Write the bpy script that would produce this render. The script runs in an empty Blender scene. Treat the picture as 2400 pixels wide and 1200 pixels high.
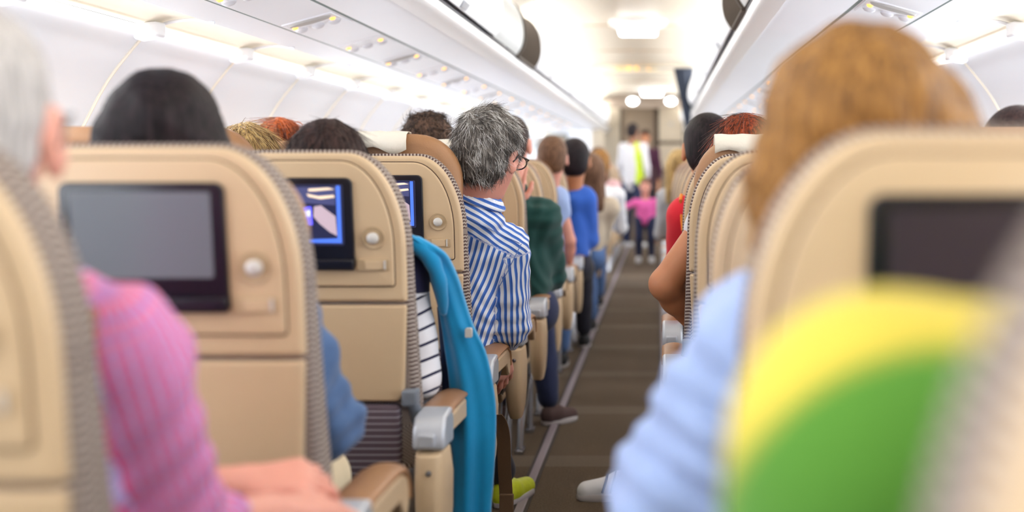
import bpy, bmesh, math, random
import numpy as np
from mathutils import Vector, Matrix
random.seed(7)
RNG = np.random.default_rng(11)
SC = bpy.context.scene
COL = SC.collection
PI = math.pi

# ---------------------------------------------------------------- camera
FPX = 3080.0                       # focal length in pixels of the 2400 px wide frame
CZ = 1.12                          # eye height above the cabin floor
cam_d = bpy.data.cameras.new('camera')
cam = bpy.data.objects.new('camera', cam_d)
COL.objects.link(cam)
cam_d.sensor_width = 36.0
cam_d.lens = FPX / 2400 * 36.0
cam_d.clip_start = 0.02
cam_d.shift_x = (1200 - 1550) / 2400      # the picture is cut from the left and lower part of a wider one:
cam_d.shift_y = -(600 - 390) / 2400      # the aisle's vanishing point lies at (1550, 390)
cam_d.dof.use_dof = True
cam_d.dof.focus_distance = 3.72
cam_d.dof.aperture_fstop = 1.75
cam.location = (0, 0, CZ)
cam.rotation_euler = (PI / 2, 0, 0)
SC.camera = cam

def at(px, py, Y):
    """the world point at distance Y down the cabin that the photograph shows at (px, py)"""
    return Vector(((px - 1550) / FPX * Y, Y, CZ + (390 - py) / FPX * Y))

# ---------------------------------------------------------------- world, exposure, lamps
SC.view_settings.view_transform = 'Standard'
SC.view_settings.look = 'None'
SC.view_settings.exposure = 0.22
SC.view_settings.gamma = 1.0
SC.view_settings.use_curve_mapping = False
wd = bpy.data.worlds.new('world'); SC.world = wd; wd.use_nodes = True
wd.node_tree.nodes['Background'].inputs[0].default_value = (0.93, 0.96, 1.0, 1)
wd.node_tree.nodes['Background'].inputs[1].default_value = 0.42
try:
    SC.cycles.use_denoising = True
    SC.cycles.max_bounces = 7
    SC.cycles.diffuse_bounces = 4
    SC.cycles.glossy_bounces = 3
    SC.cycles.transmission_bounces = 4
    SC.cycles.caustics_reflective = False
    SC.cycles.caustics_refractive = False
    SC.cycles.sample_clamp_indirect = 6.0
except Exception:
    pass

XC = -0.23                         # centre line of the aisle
def area(name, loc, rot, sx, sy, watt, col=(1, 1, 1)):
    l = bpy.data.lights.new(name, 'AREA'); l.shape = 'RECTANGLE'; l.size = sx; l.size_y = sy
    l.energy = watt; l.color = col
    o = bpy.data.objects.new(name, l); COL.objects.link(o)
    o.location = loc; o.rotation_euler = rot
    return o
# cove lamps above the bins wash the ceiling and the cabin, window side coves wash the walls
for s in (-1, 1):
    area('ceiling_cove_lamp', (XC + s * 0.57, 9.0, CZ + 0.93), (0, -s * math.radians(-35), 0), 0.10, 23.0, 62, (1.0, 0.97, 0.90))
    area('sidewall_cove_lamp', (XC + s * 1.305, 9.0, CZ + 0.398), (0, s * math.radians(30), 0), 0.02, 23.0, 74, (0.97, 0.985, 1.0))
for s in (-1, 1):                 # daylight through the windows
    area('window_daylight', (XC + s * 1.66, 9.0, CZ - 0.14), (0, s * math.radians(112), 0), 0.22, 23.0, 215, (0.86, 0.93, 1.0))
area('aisle_ceiling_lamp', (XC, -0.9, CZ + 0.97), (0, 0, 0), 0.5, 1.6, 14, (1, 0.98, 0.95))

# ---------------------------------------------------------------- tags
def link(o, parent=None):
    COL.objects.link(o)
    if parent is not None:
        o.parent = parent
    return o
def tag(o, label, cat, group=None, kind=None):
    o['label'] = label; o['category'] = cat
    if group: o['group'] = group
    if kind: o['kind'] = kind
    return o
def empty(name, loc=(0, 0, 0), rz=0.0):
    o = bpy.data.objects.new(name, None); COL.objects.link(o)
    o.empty_display_size = 0.1
    o.location = loc; o.rotation_euler = (0, 0, rz)
    return o
def copy_tree(o, parent=None):
    c = o.copy(); COL.objects.link(c); c.parent = parent
    for ch in list(o.children):
        copy_tree(ch, c)
    return c

# ---------------------------------------------------------------- materials
MATS = {}
def srgb(r, g, b):
    f = lambda c: (c / 255 / 12.92) if c / 255 <= 0.04045 else ((c / 255 + 0.055) / 1.055) ** 2.4
    return (f(r), f(g), f(b), 1)
class N:
    """tiny node helper"""
    def __init__(s, m):
        s.t = m.node_tree; s.n = s.t.nodes; s.b = s.n['Principled BSDF']
    def add(s, typ, **kw):
        n = s.n.new(typ)
        for k, v in kw.items(): setattr(n, k, v)
        return n
    def ln(s, a, b): s.t.links.new(a, b)
def mat(name, col, rough=0.5, metal=0.0, noise=0.0, nscale=30.0, bump=0.0, bscale=200.0, spec=0.5, sheen=0.0,
        emit=0.0, ecol=None, sss=0.0, coat=0.0, stretch=None):
    m = bpy.data.materials.new(name); m.use_nodes = True; h = N(m)
    c = col if len(col) == 4 else tuple(col) + (1,)
    b = h.b
    b.inputs['Base Color'].default_value = c
    b.inputs['Roughness'].default_value = rough
    b.inputs['Metallic'].default_value = metal
    b.inputs['Specular IOR Level'].default_value = spec
    if sheen: b.inputs['Sheen Weight'].default_value = sheen
    if coat: b.inputs['Coat Weight'].default_value = coat
    if sss:
        b.inputs['Subsurface Weight'].default_value = sss
        b.inputs['Subsurface Scale'].default_value = 0.01
        b.inputs['Subsurface Radius'].default_value = (1.0, 0.35, 0.2)
    if emit:
        b.inputs['Emission Color'].default_value = ecol or c
        b.inputs['Emission Strength'].default_value = emit
    tc = h.add('ShaderNodeTexCoord')
    src = tc.outputs['Object']
    if stretch:
        mp = h.add('ShaderNodeMapping'); mp.inputs['Scale'].default_value = stretch
        h.ln(src, mp.inputs['Vector']); src = mp.outputs['Vector']
    nz = h.add('ShaderNodeTexNoise'); nz.inputs['Scale'].default_value = nscale; nz.inputs['Detail'].default_value = 3
    h.ln(src, nz.inputs['Vector'])
    mx = h.add('ShaderNodeMix', data_type='RGBA')
    k = max(noise, 0.02)
    mx.inputs[6].default_value = tuple(v * (1 - k) for v in c[:3]) + (1,)
    mx.inputs[7].default_value = tuple(min(1, v * (1 + k)) for v in c[:3]) + (1,)
    h.ln(nz.outputs['Fac'], mx.inputs[0]); h.ln(mx.outputs[2], b.inputs['Base Color'])
    if bump:
        n2 = h.add('ShaderNodeTexNoise'); n2.inputs['Scale'].default_value = bscale; n2.inputs['Detail'].default_value = 2
        h.ln(src, n2.inputs['Vector'])
        bp = h.add('ShaderNodeBump'); bp.inputs['Strength'].default_value = bump; bp.inputs['Distance'].default_value = 0.004
        h.ln(n2.outputs['Fac'], bp.inputs['Height']); h.ln(bp.outputs['Normal'], b.inputs['Normal'])
    MATS[name] = m
    return m
def ramp(h, src, stops, interp='CONSTANT'):
    r = h.add('ShaderNodeValToRGB'); cr = r.color_ramp; cr.interpolation = interp
    while len(cr.elements) > 1: cr.elements.remove(cr.elements[-1])
    cr.elements[0].position = stops[0][0]; cr.elements[0].color = stops[0][1]
    for p, c in stops[1:]:
        e = cr.elements.new(p); e.color = c
    h.ln(src, r.inputs['Fac']); return r.outputs['Color']
def attr(h, name):
    a = h.add('ShaderNodeAttribute'); a.attribute_name = name; return a.outputs['Fac']
def mth(h, op, a, b=0.0, c=0.0):
    n = h.add('ShaderNodeMath', operation=op)
    for i, v in enumerate((a, b, c)):
        if isinstance(v, (int, float)): n.inputs[i].default_value = v
        else: h.ln(v, n.inputs[i])
    return n.outputs[0]

SHELL = mat('beige_plastic', srgb(204, 177, 142), 0.42, bump=0.04, bscale=900, noise=0.02)
SHELLD = mat('darker_beige_plastic', srgb(186, 160, 126), 0.5)
GAP = mat('dark_seam', srgb(70, 48, 40), 0.8)
BEZEL = mat('black_bezel', srgb(18, 16, 26), 0.28)
KNOB = mat('pale_knob', srgb(206, 202, 196), 0.3)
SILVER = mat('silver_plastic', srgb(186, 190, 198), 0.35, metal=0.35)
STEEL = mat('steel_tube', srgb(175, 175, 180), 0.25, metal=0.9)
GREYP = mat('grey_plastic', srgb(112, 118, 128), 0.4)
LEATHER = mat('tan_leather', srgb(160, 116, 78), 0.45, bump=0.15, bscale=260, noise=0.06)
STITCH = mat('dark_stitching', srgb(110, 74, 44), 0.8)
CLOTHW = mat('white_cloth_cover', srgb(232, 226, 212), 0.85, bump=0.3, bscale=90)
DARKP = mat('dark_plastic', srgb(58, 52, 50), 0.6)
STRAPM = mat('brown_webbing', srgb(104, 78, 54), 0.9, bump=0.3, bscale=500)
WHITE = mat('white_plastic', srgb(240, 241, 246), 0.45, noise=0.01, nscale=3)
WALLM = mat('white_wall_panel', srgb(240, 243, 250), 0.42, noise=0.01, nscale=2)
CREAM = mat('cream_ceiling_panel', srgb(240, 231, 214), 0.5, noise=0.02, nscale=2)
COVE = mat('cream_cove_panel', srgb(252, 243, 224), 0.6, noise=0.02, nscale=2)
GREYG = mat('grey_bin_end', srgb(196, 198, 198), 0.5)
BROWNB = mat('dark_bin_interior', srgb(84, 74, 66), 0.7)
SEAMG = mat('green_grey_seam', srgb(128, 142, 140), 0.6)
BUMPER = mat('white_rail', srgb(246, 246, 248), 0.3)
LAMPW = mat('white_lamp_lens', (1, 1, 1, 1), 0.5, emit=9.0, ecol=(1, 0.99, 0.97, 1))
STRIPW = mat('cove_light_strip', (1, 1, 1, 1), 0.5, emit=2.2, ecol=(1, 0.98, 0.94, 1))
AMBER = mat('amber_light', srgb(255, 190, 90), 0.5, emit=1.5, ecol=srgb(255, 184, 84))
NAVYC = mat('navy_curtain', srgb(38, 46, 62), 0.9, bump=0.3, bscale=60)
GALLEY = mat('taupe_galley_panel', srgb(150, 132, 112), 0.5)
GALLEYD = mat('dark_galley_trim', srgb(96, 82, 70), 0.6)
GALLEYL = mat('beige_galley_panel', srgb(205, 192, 172), 0.5)

def striped_fabric():
    m = bpy.data.materials.new('striped_seat_fabric'); m.use_nodes = True; h = N(m)
    u = attr(h, 'su'); v = attr(h, 'sv')
    w = mth(h, 'MULTIPLY', mth(h, 'SINE', mth(h, 'MULTIPLY', v, 190.0)), 0.0016)
    f = mth(h, 'FRACT', mth(h, 'MULTIPLY', mth(h, 'ADD', u, w), 1 / 0.0092))
    c = ramp(h, f, [(0, srgb(78, 56, 54)), (0.50, srgb(186, 176, 166)), (0.80, srgb(120, 98, 90)), (0.9, srgb(168, 156, 144))])
    h.ln(c, h.b.inputs['Base Color']); h.b.inputs['Roughness'].default_value = 0.9
    return m
SEATF = striped_fabric()
def pocket_fabric():
    m = bpy.data.materials.new('grey_striped_pocket_fabric'); m.use_nodes = True; h = N(m)
    tc = h.add('ShaderNodeTexCoord'); sx = h.add('ShaderNodeSeparateXYZ'); h.ln(tc.outputs['Object'], sx.inputs[0])
    f = mth(h, 'FRACT', mth(h, 'MULTIPLY', sx.outputs[2], 1 / 0.0135))
    c = ramp(h, f, [(0, srgb(84, 70, 78)), (0.6, srgb(150, 142, 150)), (0.8, srgb(84, 70, 78))])
    h.ln(c, h.b.inputs['Base Color']); h.b.inputs['Roughness'].default_value = 0.95
    return m
POCKF = pocket_fabric()
CUSHF = mat('grey_seat_cushion_fabric', srgb(120, 110, 106), 0.95, noise=0.25, nscale=60)

# ---------------------------------------------------------------- mesh helpers
def mesh_obj(name, verts, faces, m, parent=None, smooth=True, mats=None, fm=None, attrs=None):
    me = bpy.data.meshes.new(name)
    me.from_pydata([tuple(v) for v in verts], [], [tuple(f) for f in faces])
    for x in (mats or [m]): me.materials.append(x)
    if fm is not None: me.polygons.foreach_set('material_index', fm)
    if smooth: me.polygons.foreach_set('use_smooth', [True] * len(me.polygons))
    for k, a in (attrs or {}).items():
        at_ = me.attributes.new(k, 'FLOAT', 'POINT'); at_.data.foreach_set('value', list(map(float, a)))
    me.update()
    o = bpy.data.objects.new(name, me)
    return link(o, parent)
def fix_normals(me):
    bm = bmesh.new(); bm.from_mesh(me); bmesh.ops.recalc_face_normals(bm, faces=bm.faces); bm.to_mesh(me); bm.free()
class MB:
    def __init__(s): s.v = []; s.f = []; s.m = []; s.cur = 0; s.a = {}
    def add(s, vs, fs):
        b = len(s.v); s.v += [tuple(v) for v in vs]; s.f += [tuple(i + b for i in f) for f in fs]; s.m += [s.cur] * len(fs)
    def loft(s, loops, cap=True, closed=True):
        n = len(loops[0]); vs = [p for l in loops for p in l]; fs = []
        for i in range(len(loops) - 1):
            for j in range(n if closed else n - 1):
                k = (j + 1) % n
                fs.append((i * n + j, i * n + k, (i + 1) * n + k, (i + 1) * n + j))
        if cap:
            fs.append(tuple(reversed(range(n)))); fs.append(tuple(range((len(loops) - 1) * n, len(loops) * n)))
        s.add(vs, fs)
    def box(s, x0, x1, y0, y1, z0, z1):
        s.add([(x0, y0, z0), (x1, y0, z0), (x1, y1, z0), (x0, y1, z0), (x0, y0, z1), (x1, y0, z1), (x1, y1, z1), (x0, y1, z1)],
              [(3, 2, 1, 0), (4, 5, 6, 7), (0, 1, 5, 4), (1, 2, 6, 5), (2, 3, 7, 6), (3, 0, 4, 7)])
    def tube(s, pts, r, n=10, closed=False):
        pts = [Vector(p) for p in pts]; loops = []
        rr = r if isinstance(r, (list, tuple)) else [r] * len(pts)
        for i, p in enumerate(pts):
            if closed: t = pts[(i + 1) % len(pts)] - pts[i - 1]
            else: t = pts[min(i + 1, len(pts) - 1)] - pts[max(i - 1, 0)]
            t.normalize()
            up = Vector((0, 0, 1)) if abs(t.z) < 0.9 else Vector((0, 1, 0))
            a = t.cross(up).normalized(); b = a.cross(t)
            loops.append([p + (a * math.cos(q) + b * math.sin(q)) * rr[i] for q in [2 * PI * k / n for k in range(n)]])
        if closed: loops.append(loops[0])
        s.loft(loops, cap=not closed)
    def disc(s, c, nrm, prof, n=24):
        """turned profile [(r, h)] around nrm at c"""
        nrm = Vector(nrm).normalized(); up = Vector((0, 0, 1)) if abs(nrm.z) < 0.9 else Vector((0, 1, 0))
        a = nrm.cross(up).normalized(); b = a.cross(nrm); c = Vector(c)
        s.loft([[c + nrm * h + (a * math.cos(q) + b * math.sin(q)) * max(r, 1e-4) for q in [2 * PI * k / n for k in range(n)]] for r, h in prof])
    def build(s, name, m, parent=None, smooth=True, bevel=0.0, seg=2, mats=None, warp=None, auto=True):
        vs = [warp(*v) for v in s.v] if warp else s.v
        o = mesh_obj(name, vs, s.f, m, parent, smooth, mats=mats, fm=s.m if mats else None)
        fix_normals(o.data)
        if bevel:
            b = o.modifiers.new('bevel', 'BEVEL'); b.width = bevel; b.segments = seg; b.limit_method = 'ANGLE'; b.angle_limit = 0.7
        if smooth and auto:
            try:
                o.data.set_sharp_from_angle(angle=0.75)
            except Exception:
                pass
        return o
def rrect(x0, x1, z0, z1, rt=(0.01, 0.01), rb=(0.005, 0.005), n=9):
    """rounded outline in the XZ plane, counter clockwise"""
    P = []
    def arc(cx, cz, rx, rz, a0):
        for i in range(n):
            a = a0 + PI / 2 * i / (n - 1); P.append((cx + rx * math.cos(a), cz + rz * math.sin(a)))
    arc(x1 - rt[0], z1 - rt[1], rt[0], rt[1], 0)
    arc(x0 + rt[0], z1 - rt[1], rt[0], rt[1], PI / 2)
    arc(x0 + rb[0], z0 + rb[1], rb[0], rb[1], PI)
    arc(x1 - rb[0], z0 + rb[1], rb[0], rb[1], 1.5 * PI)
    return P
def inset(P, d):
    out = []; n = len(P)
    for i in range(n):
        a = Vector(P[i - 1]); b = Vector(P[(i + 1) % n]); t = b - a
        if t.length < 1e-9: out.append(P[i]); continue
        t.normalize(); out.append((P[i][0] - t[1] * d, P[i][1] + t[0] * d))
    return out
def plate(mb, P, y0, y1, bev=0.003, steps=3):
    """solid plate with a rounded rear edge; y0 is the face towards the camera"""
    loops = []
    Pi = inset(P, bev)
    for i in range(steps + 1):
        a = PI / 2 * i / steps
        q = inset(P, bev * (1 - math.sin(a))) if i < steps else P
        loops.append([(x, y0 + bev * (1 - math.cos(a)), z) for x, z in q])
    loops.append([(x, y1, z) for x, z in P])
    mb.loft(loops)
    return mb

# ---------------------------------------------------------------- signed distance bodies
def smin(a, b, k):
    h = np.clip(0.5 + 0.5 * (b - a) / k, 0, 1)
    return b + (a - b) * h - k * h * (1 - h)
def Rm(yaw=0, pitch=0, roll=0):
    return np.array((Matrix.Rotation(yaw, 3, 'Z') @ Matrix.Rotation(pitch, 3, 'X') @ Matrix.Rotation(roll, 3, 'Y')))
class Body:
    def __init__(s): s.p = []
    def cap(s, a, b, ra, rb, k=0.02): s.p.append(('c', np.array(a, float), np.array(b, float), ra, rb, k, 1)); return s
    def chain(s, pts, rs, k=0.02):
        for i in range(len(pts) - 1): s.cap(pts[i], pts[i + 1], rs[i], rs[i + 1], k)
        return s
    def ell(s, c, r, R=None, k=0.02, sub=False):
        s.p.append(('e', np.array(c, float), np.array(r, float), R if R is not None else np.eye(3), 0, k, -1 if sub else 1)); return s
    def bounds(s):
        lo = np.full(3, 1e9); hi = -lo
        for p in s.p:
            if p[6] < 0: continue
            if p[0] == 'c':
                m = max(p[3], p[4]); a = np.minimum(p[1], p[2]) - m; b = np.maximum(p[1], p[2]) + m
            else:
                m = p[2].max(); a = p[1] - m; b = p[1] + m
            lo = np.minimum(lo, a); hi = np.maximum(hi, b)
        return lo - 0.03, hi + 0.03
    def mesh(s, vox, disp=None, smooth=1):
        lo, hi = s.bounds(); n = np.ceil((hi - lo) / vox).astype(int) + 2
        ax = [lo[i] + vox * np.arange(n[i]) for i in range(3)]
        F = np.full(tuple(n), 0.12, np.float32)
        for p in s.p:
            k = p[5]; mg = 0.035 + k
            if p[0] == 'c':
                m = max(p[3], p[4]) + mg; a = np.minimum(p[1], p[2]) - m; b = np.maximum(p[1], p[2]) + m
            else:
                m = p[2].max() + mg; a = p[1] - m; b = p[1] + m
            i0 = np.maximum(((a - lo) / vox).astype(int), 0); i1 = np.minimum(((b - lo) / vox).astype(int) + 2, n)
            if (i1 <= i0).any(): continue
            sl = tuple(slice(i0[i], i1[i]) for i in range(3))
            X = ax[0][sl[0]][:, None, None]; Y = ax[1][sl[1]][None, :, None]; Z = ax[2][sl[2]][None, None, :]
            if p[0] == 'c':
                ba = p[2] - p[1]; L = max((ba ** 2).sum(), 1e-12)
                t = np.clip(((X - p[1][0]) * ba[0] + (Y - p[1][1]) * ba[1] + (Z - p[1][2]) * ba[2]) / L, 0, 1)
                d = np.sqrt((X - p[1][0] - t * ba[0]) ** 2 + (Y - p[1][1] - t * ba[1]) ** 2 + (Z - p[1][2] - t * ba[2]) ** 2) - (p[3] + (p[4] - p[3]) * t)
            else:
                R = p[3]; dx, dy, dz = X - p[1][0], Y - p[1][1], Z - p[1][2]
                q = [(R[0, i] * dx + R[1, i] * dy + R[2, i] * dz) for i in range(3)]
                k0 = np.sqrt(sum((q[i] / p[2][i]) ** 2 for i in range(3))) + 1e-9
                k1 = np.sqrt(sum((q[i] / p[2][i] ** 2) ** 2 for i in range(3))) + 1e-9
                d = k0 * (k0 - 1) / k1
            cur = F[sl]
            F[sl] = smin(cur, d, k) if p[6] > 0 else -smin(-cur, d, k)
        if disp is not None:
            X = ax[0][:, None, None]; Y = ax[1][None, :, None]; Z = ax[2][None, None, :]
            F = F + disp(X, Y, Z)
        F[0] = F[-1] = 0.1; F[:, 0] = F[:, -1] = 0.1; F[:, :, 0] = F[:, :, -1] = 0.1
        return surface(F, lo, vox, smooth)
def surface(F, lo, vox, smooth):
    S = F < 0
    n = np.array(F.shape) - 1
    c = np.zeros(tuple(n), np.int16)
    for dx in (0, 1):
        for dy in (0, 1):
            for dz in (0, 1): c += S[dx:dx + n[0], dy:dy + n[1], dz:dz + n[2]]
    act = np.argwhere((c > 0) & (c < 8)); idx = np.full(tuple(n), -1, np.int64); idx[tuple(act.T)] = np.arange(len(act))
    acc = np.zeros((len(act), 3)); cnt = np.zeros(len(act))
    for axis in range(3):
        o1, o2 = [a for a in range(3) if a != axis]
        for u in (0, 1):
            for v in (0, 1):
                off = np.zeros(3, int); off[o1] = u; off[o2] = v
                a = act + off; b = a.copy(); b[:, axis] += 1
                fa = F[tuple(a.T)]; fb = F[tuple(b.T)]; m = (fa < 0) != (fb < 0)
                t = np.where(m, fa / np.where(m, fa - fb, 1), 0)
                p = np.tile(off.astype(float), (len(act), 1)); p[:, axis] += t
                acc[m] += p[m]; cnt[m] += 1
    V = act + acc / np.maximum(cnt, 1)[:, None]
    faces = []
    for axis in range(3):
        o1, o2 = [(1, 2), (2, 0), (0, 1)][axis]
        sa = [slice(1, -1)] * 3; sb = [slice(1, -1)] * 3; sa[axis] = slice(0, -1); sb[axis] = slice(1, None)
        A = S[tuple(sa)]; B = S[tuple(sb)]
        e = np.argwhere(A != B)
        if not len(e): continue
        base = e + 1; base[:, axis] -= 1
        inside = A[tuple(e.T)]
        def cell(d1, d2):
            q = base.copy(); q[:, o1] -= d1; q[:, o2] -= d2; return idx[tuple(q.T)]
        q = np.stack([cell(1, 1), cell(0, 1), cell(0, 0), cell(1, 0)], 1)
        q[~inside] = q[~inside][:, ::-1]
        faces.append(q)
    Q = np.concatenate(faces)
    Q = Q[(Q >= 0).all(1)]
    V = lo + V * vox
    for _ in range(smooth):
        s = np.zeros_like(V); w = np.zeros(len(V))
        for i in range(4):
            a = Q[:, i]; b = Q[:, (i + 1) % 4]
            np.add.at(s, a, V[b]); np.add.at(w, a, 1); np.add.at(s, b, V[a]); np.add.at(w, b, 1)
        V = 0.5 * V + 0.5 * s / np.maximum(w, 1)[:, None]
    return V, Q
def body_obj(name, body, vox, m, parent=None, disp=None, smooth=1, attrs=None):
    V, Q = body.mesh(vox, disp, smooth)
    me = bpy.data.meshes.new(name)
    me.vertices.add(len(V)); me.vertices.foreach_set('co', V.astype(np.float32).ravel())
    me.loops.add(len(Q) * 4); me.loops.foreach_set('vertex_index', Q.ravel().astype(np.int32))
    me.polygons.add(len(Q)); me.polygons.foreach_set('loop_start', (np.arange(len(Q)) * 4).astype(np.int32))
    me.update(calc_edges=True); me.validate()
    me.polygons.foreach_set('use_smooth', np.ones(len(me.polygons), bool))
    me.materials.append(m)
    if attrs is not None:
        for k, a in attrs(V).items():
            x = me.attributes.new(k, 'FLOAT', 'POINT'); x.data.foreach_set('value', a.astype(np.float32))
    o = bpy.data.objects.new(name, me)
    return link(o, parent)
def folds(amp=0.004, fx=30, fy=30, fz=22, ph=0.0, fs=1.0):
    def f(X, Y, Z):
        X, Y, Z = X * fs, Y * fs, Z * fs
        return amp * (np.sin(fx * X + 9 * np.sin(5 * Z + ph) + ph) * np.sin(fz * Z + 4 * np.sin(7 * X + 6 * Y) + ph) + 0.5 * np.sin(fy * Y + 17 * Z + 11 * X))
    return f
def hairdisp(amp=0.003, f=150, ph=0.0):
    def g(X, Y, Z):
        a = np.arctan2(Y, X + 1e-6)
        return amp * (np.sin(f * X + 30 * np.sin(6 * Z + ph) + ph) * 0.6 + np.sin(f * 0.7 * Y + 8 * np.sin(25 * X)) * 0.4 + 0.6 * np.sin(60 * Z + 40 * X + 20 * np.sin(30 * Y)))
    return g
# ================================================================ the cabin shell
Y0, Y1 = -2.6, 20.6
def struct(mb, name, m, **kw):
    o = mb.build(name, m, **kw); o['kind'] = 'structure'; return o
def WP(s, w, z): return (XC + s * w, CZ + z)
def sweep(mb, prof, s, y0, y1, thick=0.02):
    """solid sheet along the cabin whose cabin-side profile is prof [(w, z)]"""
    P = [WP(s, w, z) for w, z in prof]; n = len(P); out = []
    for i in range(n):
        a = Vector(P[max(i - 1, 0)]); b = Vector(P[min(i + 1, n - 1)]); t = (b - a).normalized()
        nr = Vector((-t.y, t.x)) * thick * s
        out.append((P[i][0] + nr.x, P[i][1] + nr.y))
    loop = P + out[::-1]
    mb.loft([[(x, y0, z) for x, z in loop], [(x, y1, z) for x, z in loop]])
def smoothp(P, k=4):
    out = []
    for i in range(len(P) - 1):
        p0 = P[max(i - 1, 0)]; p1 = P[i]; p2 = P[i + 1]; p3 = P[min(i + 2, len(P) - 1)]
        for j in range(k):
            t = j / k
            out.append(tuple(0.5 * (2 * p1[c] + (p2[c] - p0[c]) * t + (2 * p0[c] - 5 * p1[c] + 4 * p2[c] - p3[c]) * t * t + (3 * p1[c] - p0[c] - 3 * p2[c] + p3[c]) * t ** 3) for c in range(len(p1))))
    out.append(P[-1]); return out
WALLP = smoothp([(1.33, 0.41), (1.45, 0.26), (1.56, 0.06), (1.70, -0.13), (1.80, -0.40), (1.84, -0.80), (1.80, -1.12)])

# floor: dark brown ribbed carpet with faint paler bands across the aisle
m = bpy.data.materials.new('brown_ribbed_carpet'); m.use_nodes = True; h = N(m)
tc = h.add('ShaderNodeTexCoord'); sx = h.add('ShaderNodeSeparateXYZ'); h.ln(tc.outputs['Object'], sx.inputs[0])
nz = h.add('ShaderNodeTexNoise'); nz.inputs['Scale'].default_value = 160; h.ln(tc.outputs['Object'], nz.inputs['Vector'])
wx = mth(h, 'SINE', mth(h, 'MULTIPLY', sx.outputs[0], 900.0)); wy = mth(h, 'SINE', mth(h, 'MULTIPLY', sx.outputs[1], 500.0))
v = mth(h, 'ADD', mth(h, 'MULTIPLY', mth(h, 'MULTIPLY', wx, wy), 0.25), nz.outputs['Fac'])
c1 = ramp(h, v, [(0.25, srgb(64, 50, 36)), (0.75, srgb(112, 94, 74))], 'LINEAR')
bf = mth(h, 'FRACT', mth(h, 'MULTIPLY', mth(h, 'ADD', sx.outputs[1], 0.33), 1 / 1.05))
band = ramp(h, bf, [(0, (0.18, 0.18, 0.18, 1)), (0.16, (0, 0, 0, 1)), (0.97, (0.0, 0.0, 0.0, 1)), (0.985, (0.25, 0.25, 0.25, 1))])
mx = h.add('ShaderNodeMix', data_type='RGBA'); h.ln(band, mx.inputs[0]); h.ln(c1, mx.inputs[6]); mx.inputs[7].default_value = srgb(150, 138, 124)
h.ln(mx.outputs[2], h.b.inputs['Base Color']); h.b.inputs['Roughness'].default_value = 0.95
bp = h.add('ShaderNodeBump'); bp.inputs['Strength'].default_value = 0.5; bp.inputs['Distance'].default_value = 0.003
h.ln(v, bp.inputs['Height']); h.ln(bp.outputs['Normal'], h.b.inputs['Normal'])
b = MB(); b.box(XC - 1.82, XC + 1.82, Y0, Y1, -0.04, 0.0); struct(b, 'floor', m, smooth=False)
RAILM = mat('lavender_grey_rail', srgb(150, 138, 146), 0.4)
RAILD = mat('dark_rail_edge', srgb(58, 48, 44), 0.7)
for i, X in enumerate((-0.462, 0.012)):
    b = MB(); b.box(X - 0.015, X + 0.015, Y0, 18.6, 0.0, 0.007)
    struct(b, 'trim_%d' % (i + 1), RAILM, bevel=0.003)
    for q, e in enumerate((-0.021, 0.021)):
        b = MB(); b.box(X + e - 0.005, X + e + 0.005, Y0, 18.6, 0.0, 0.0035)
        struct(b, 'trim_%d' % (3 + i * 2 + q), RAILD)

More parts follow.
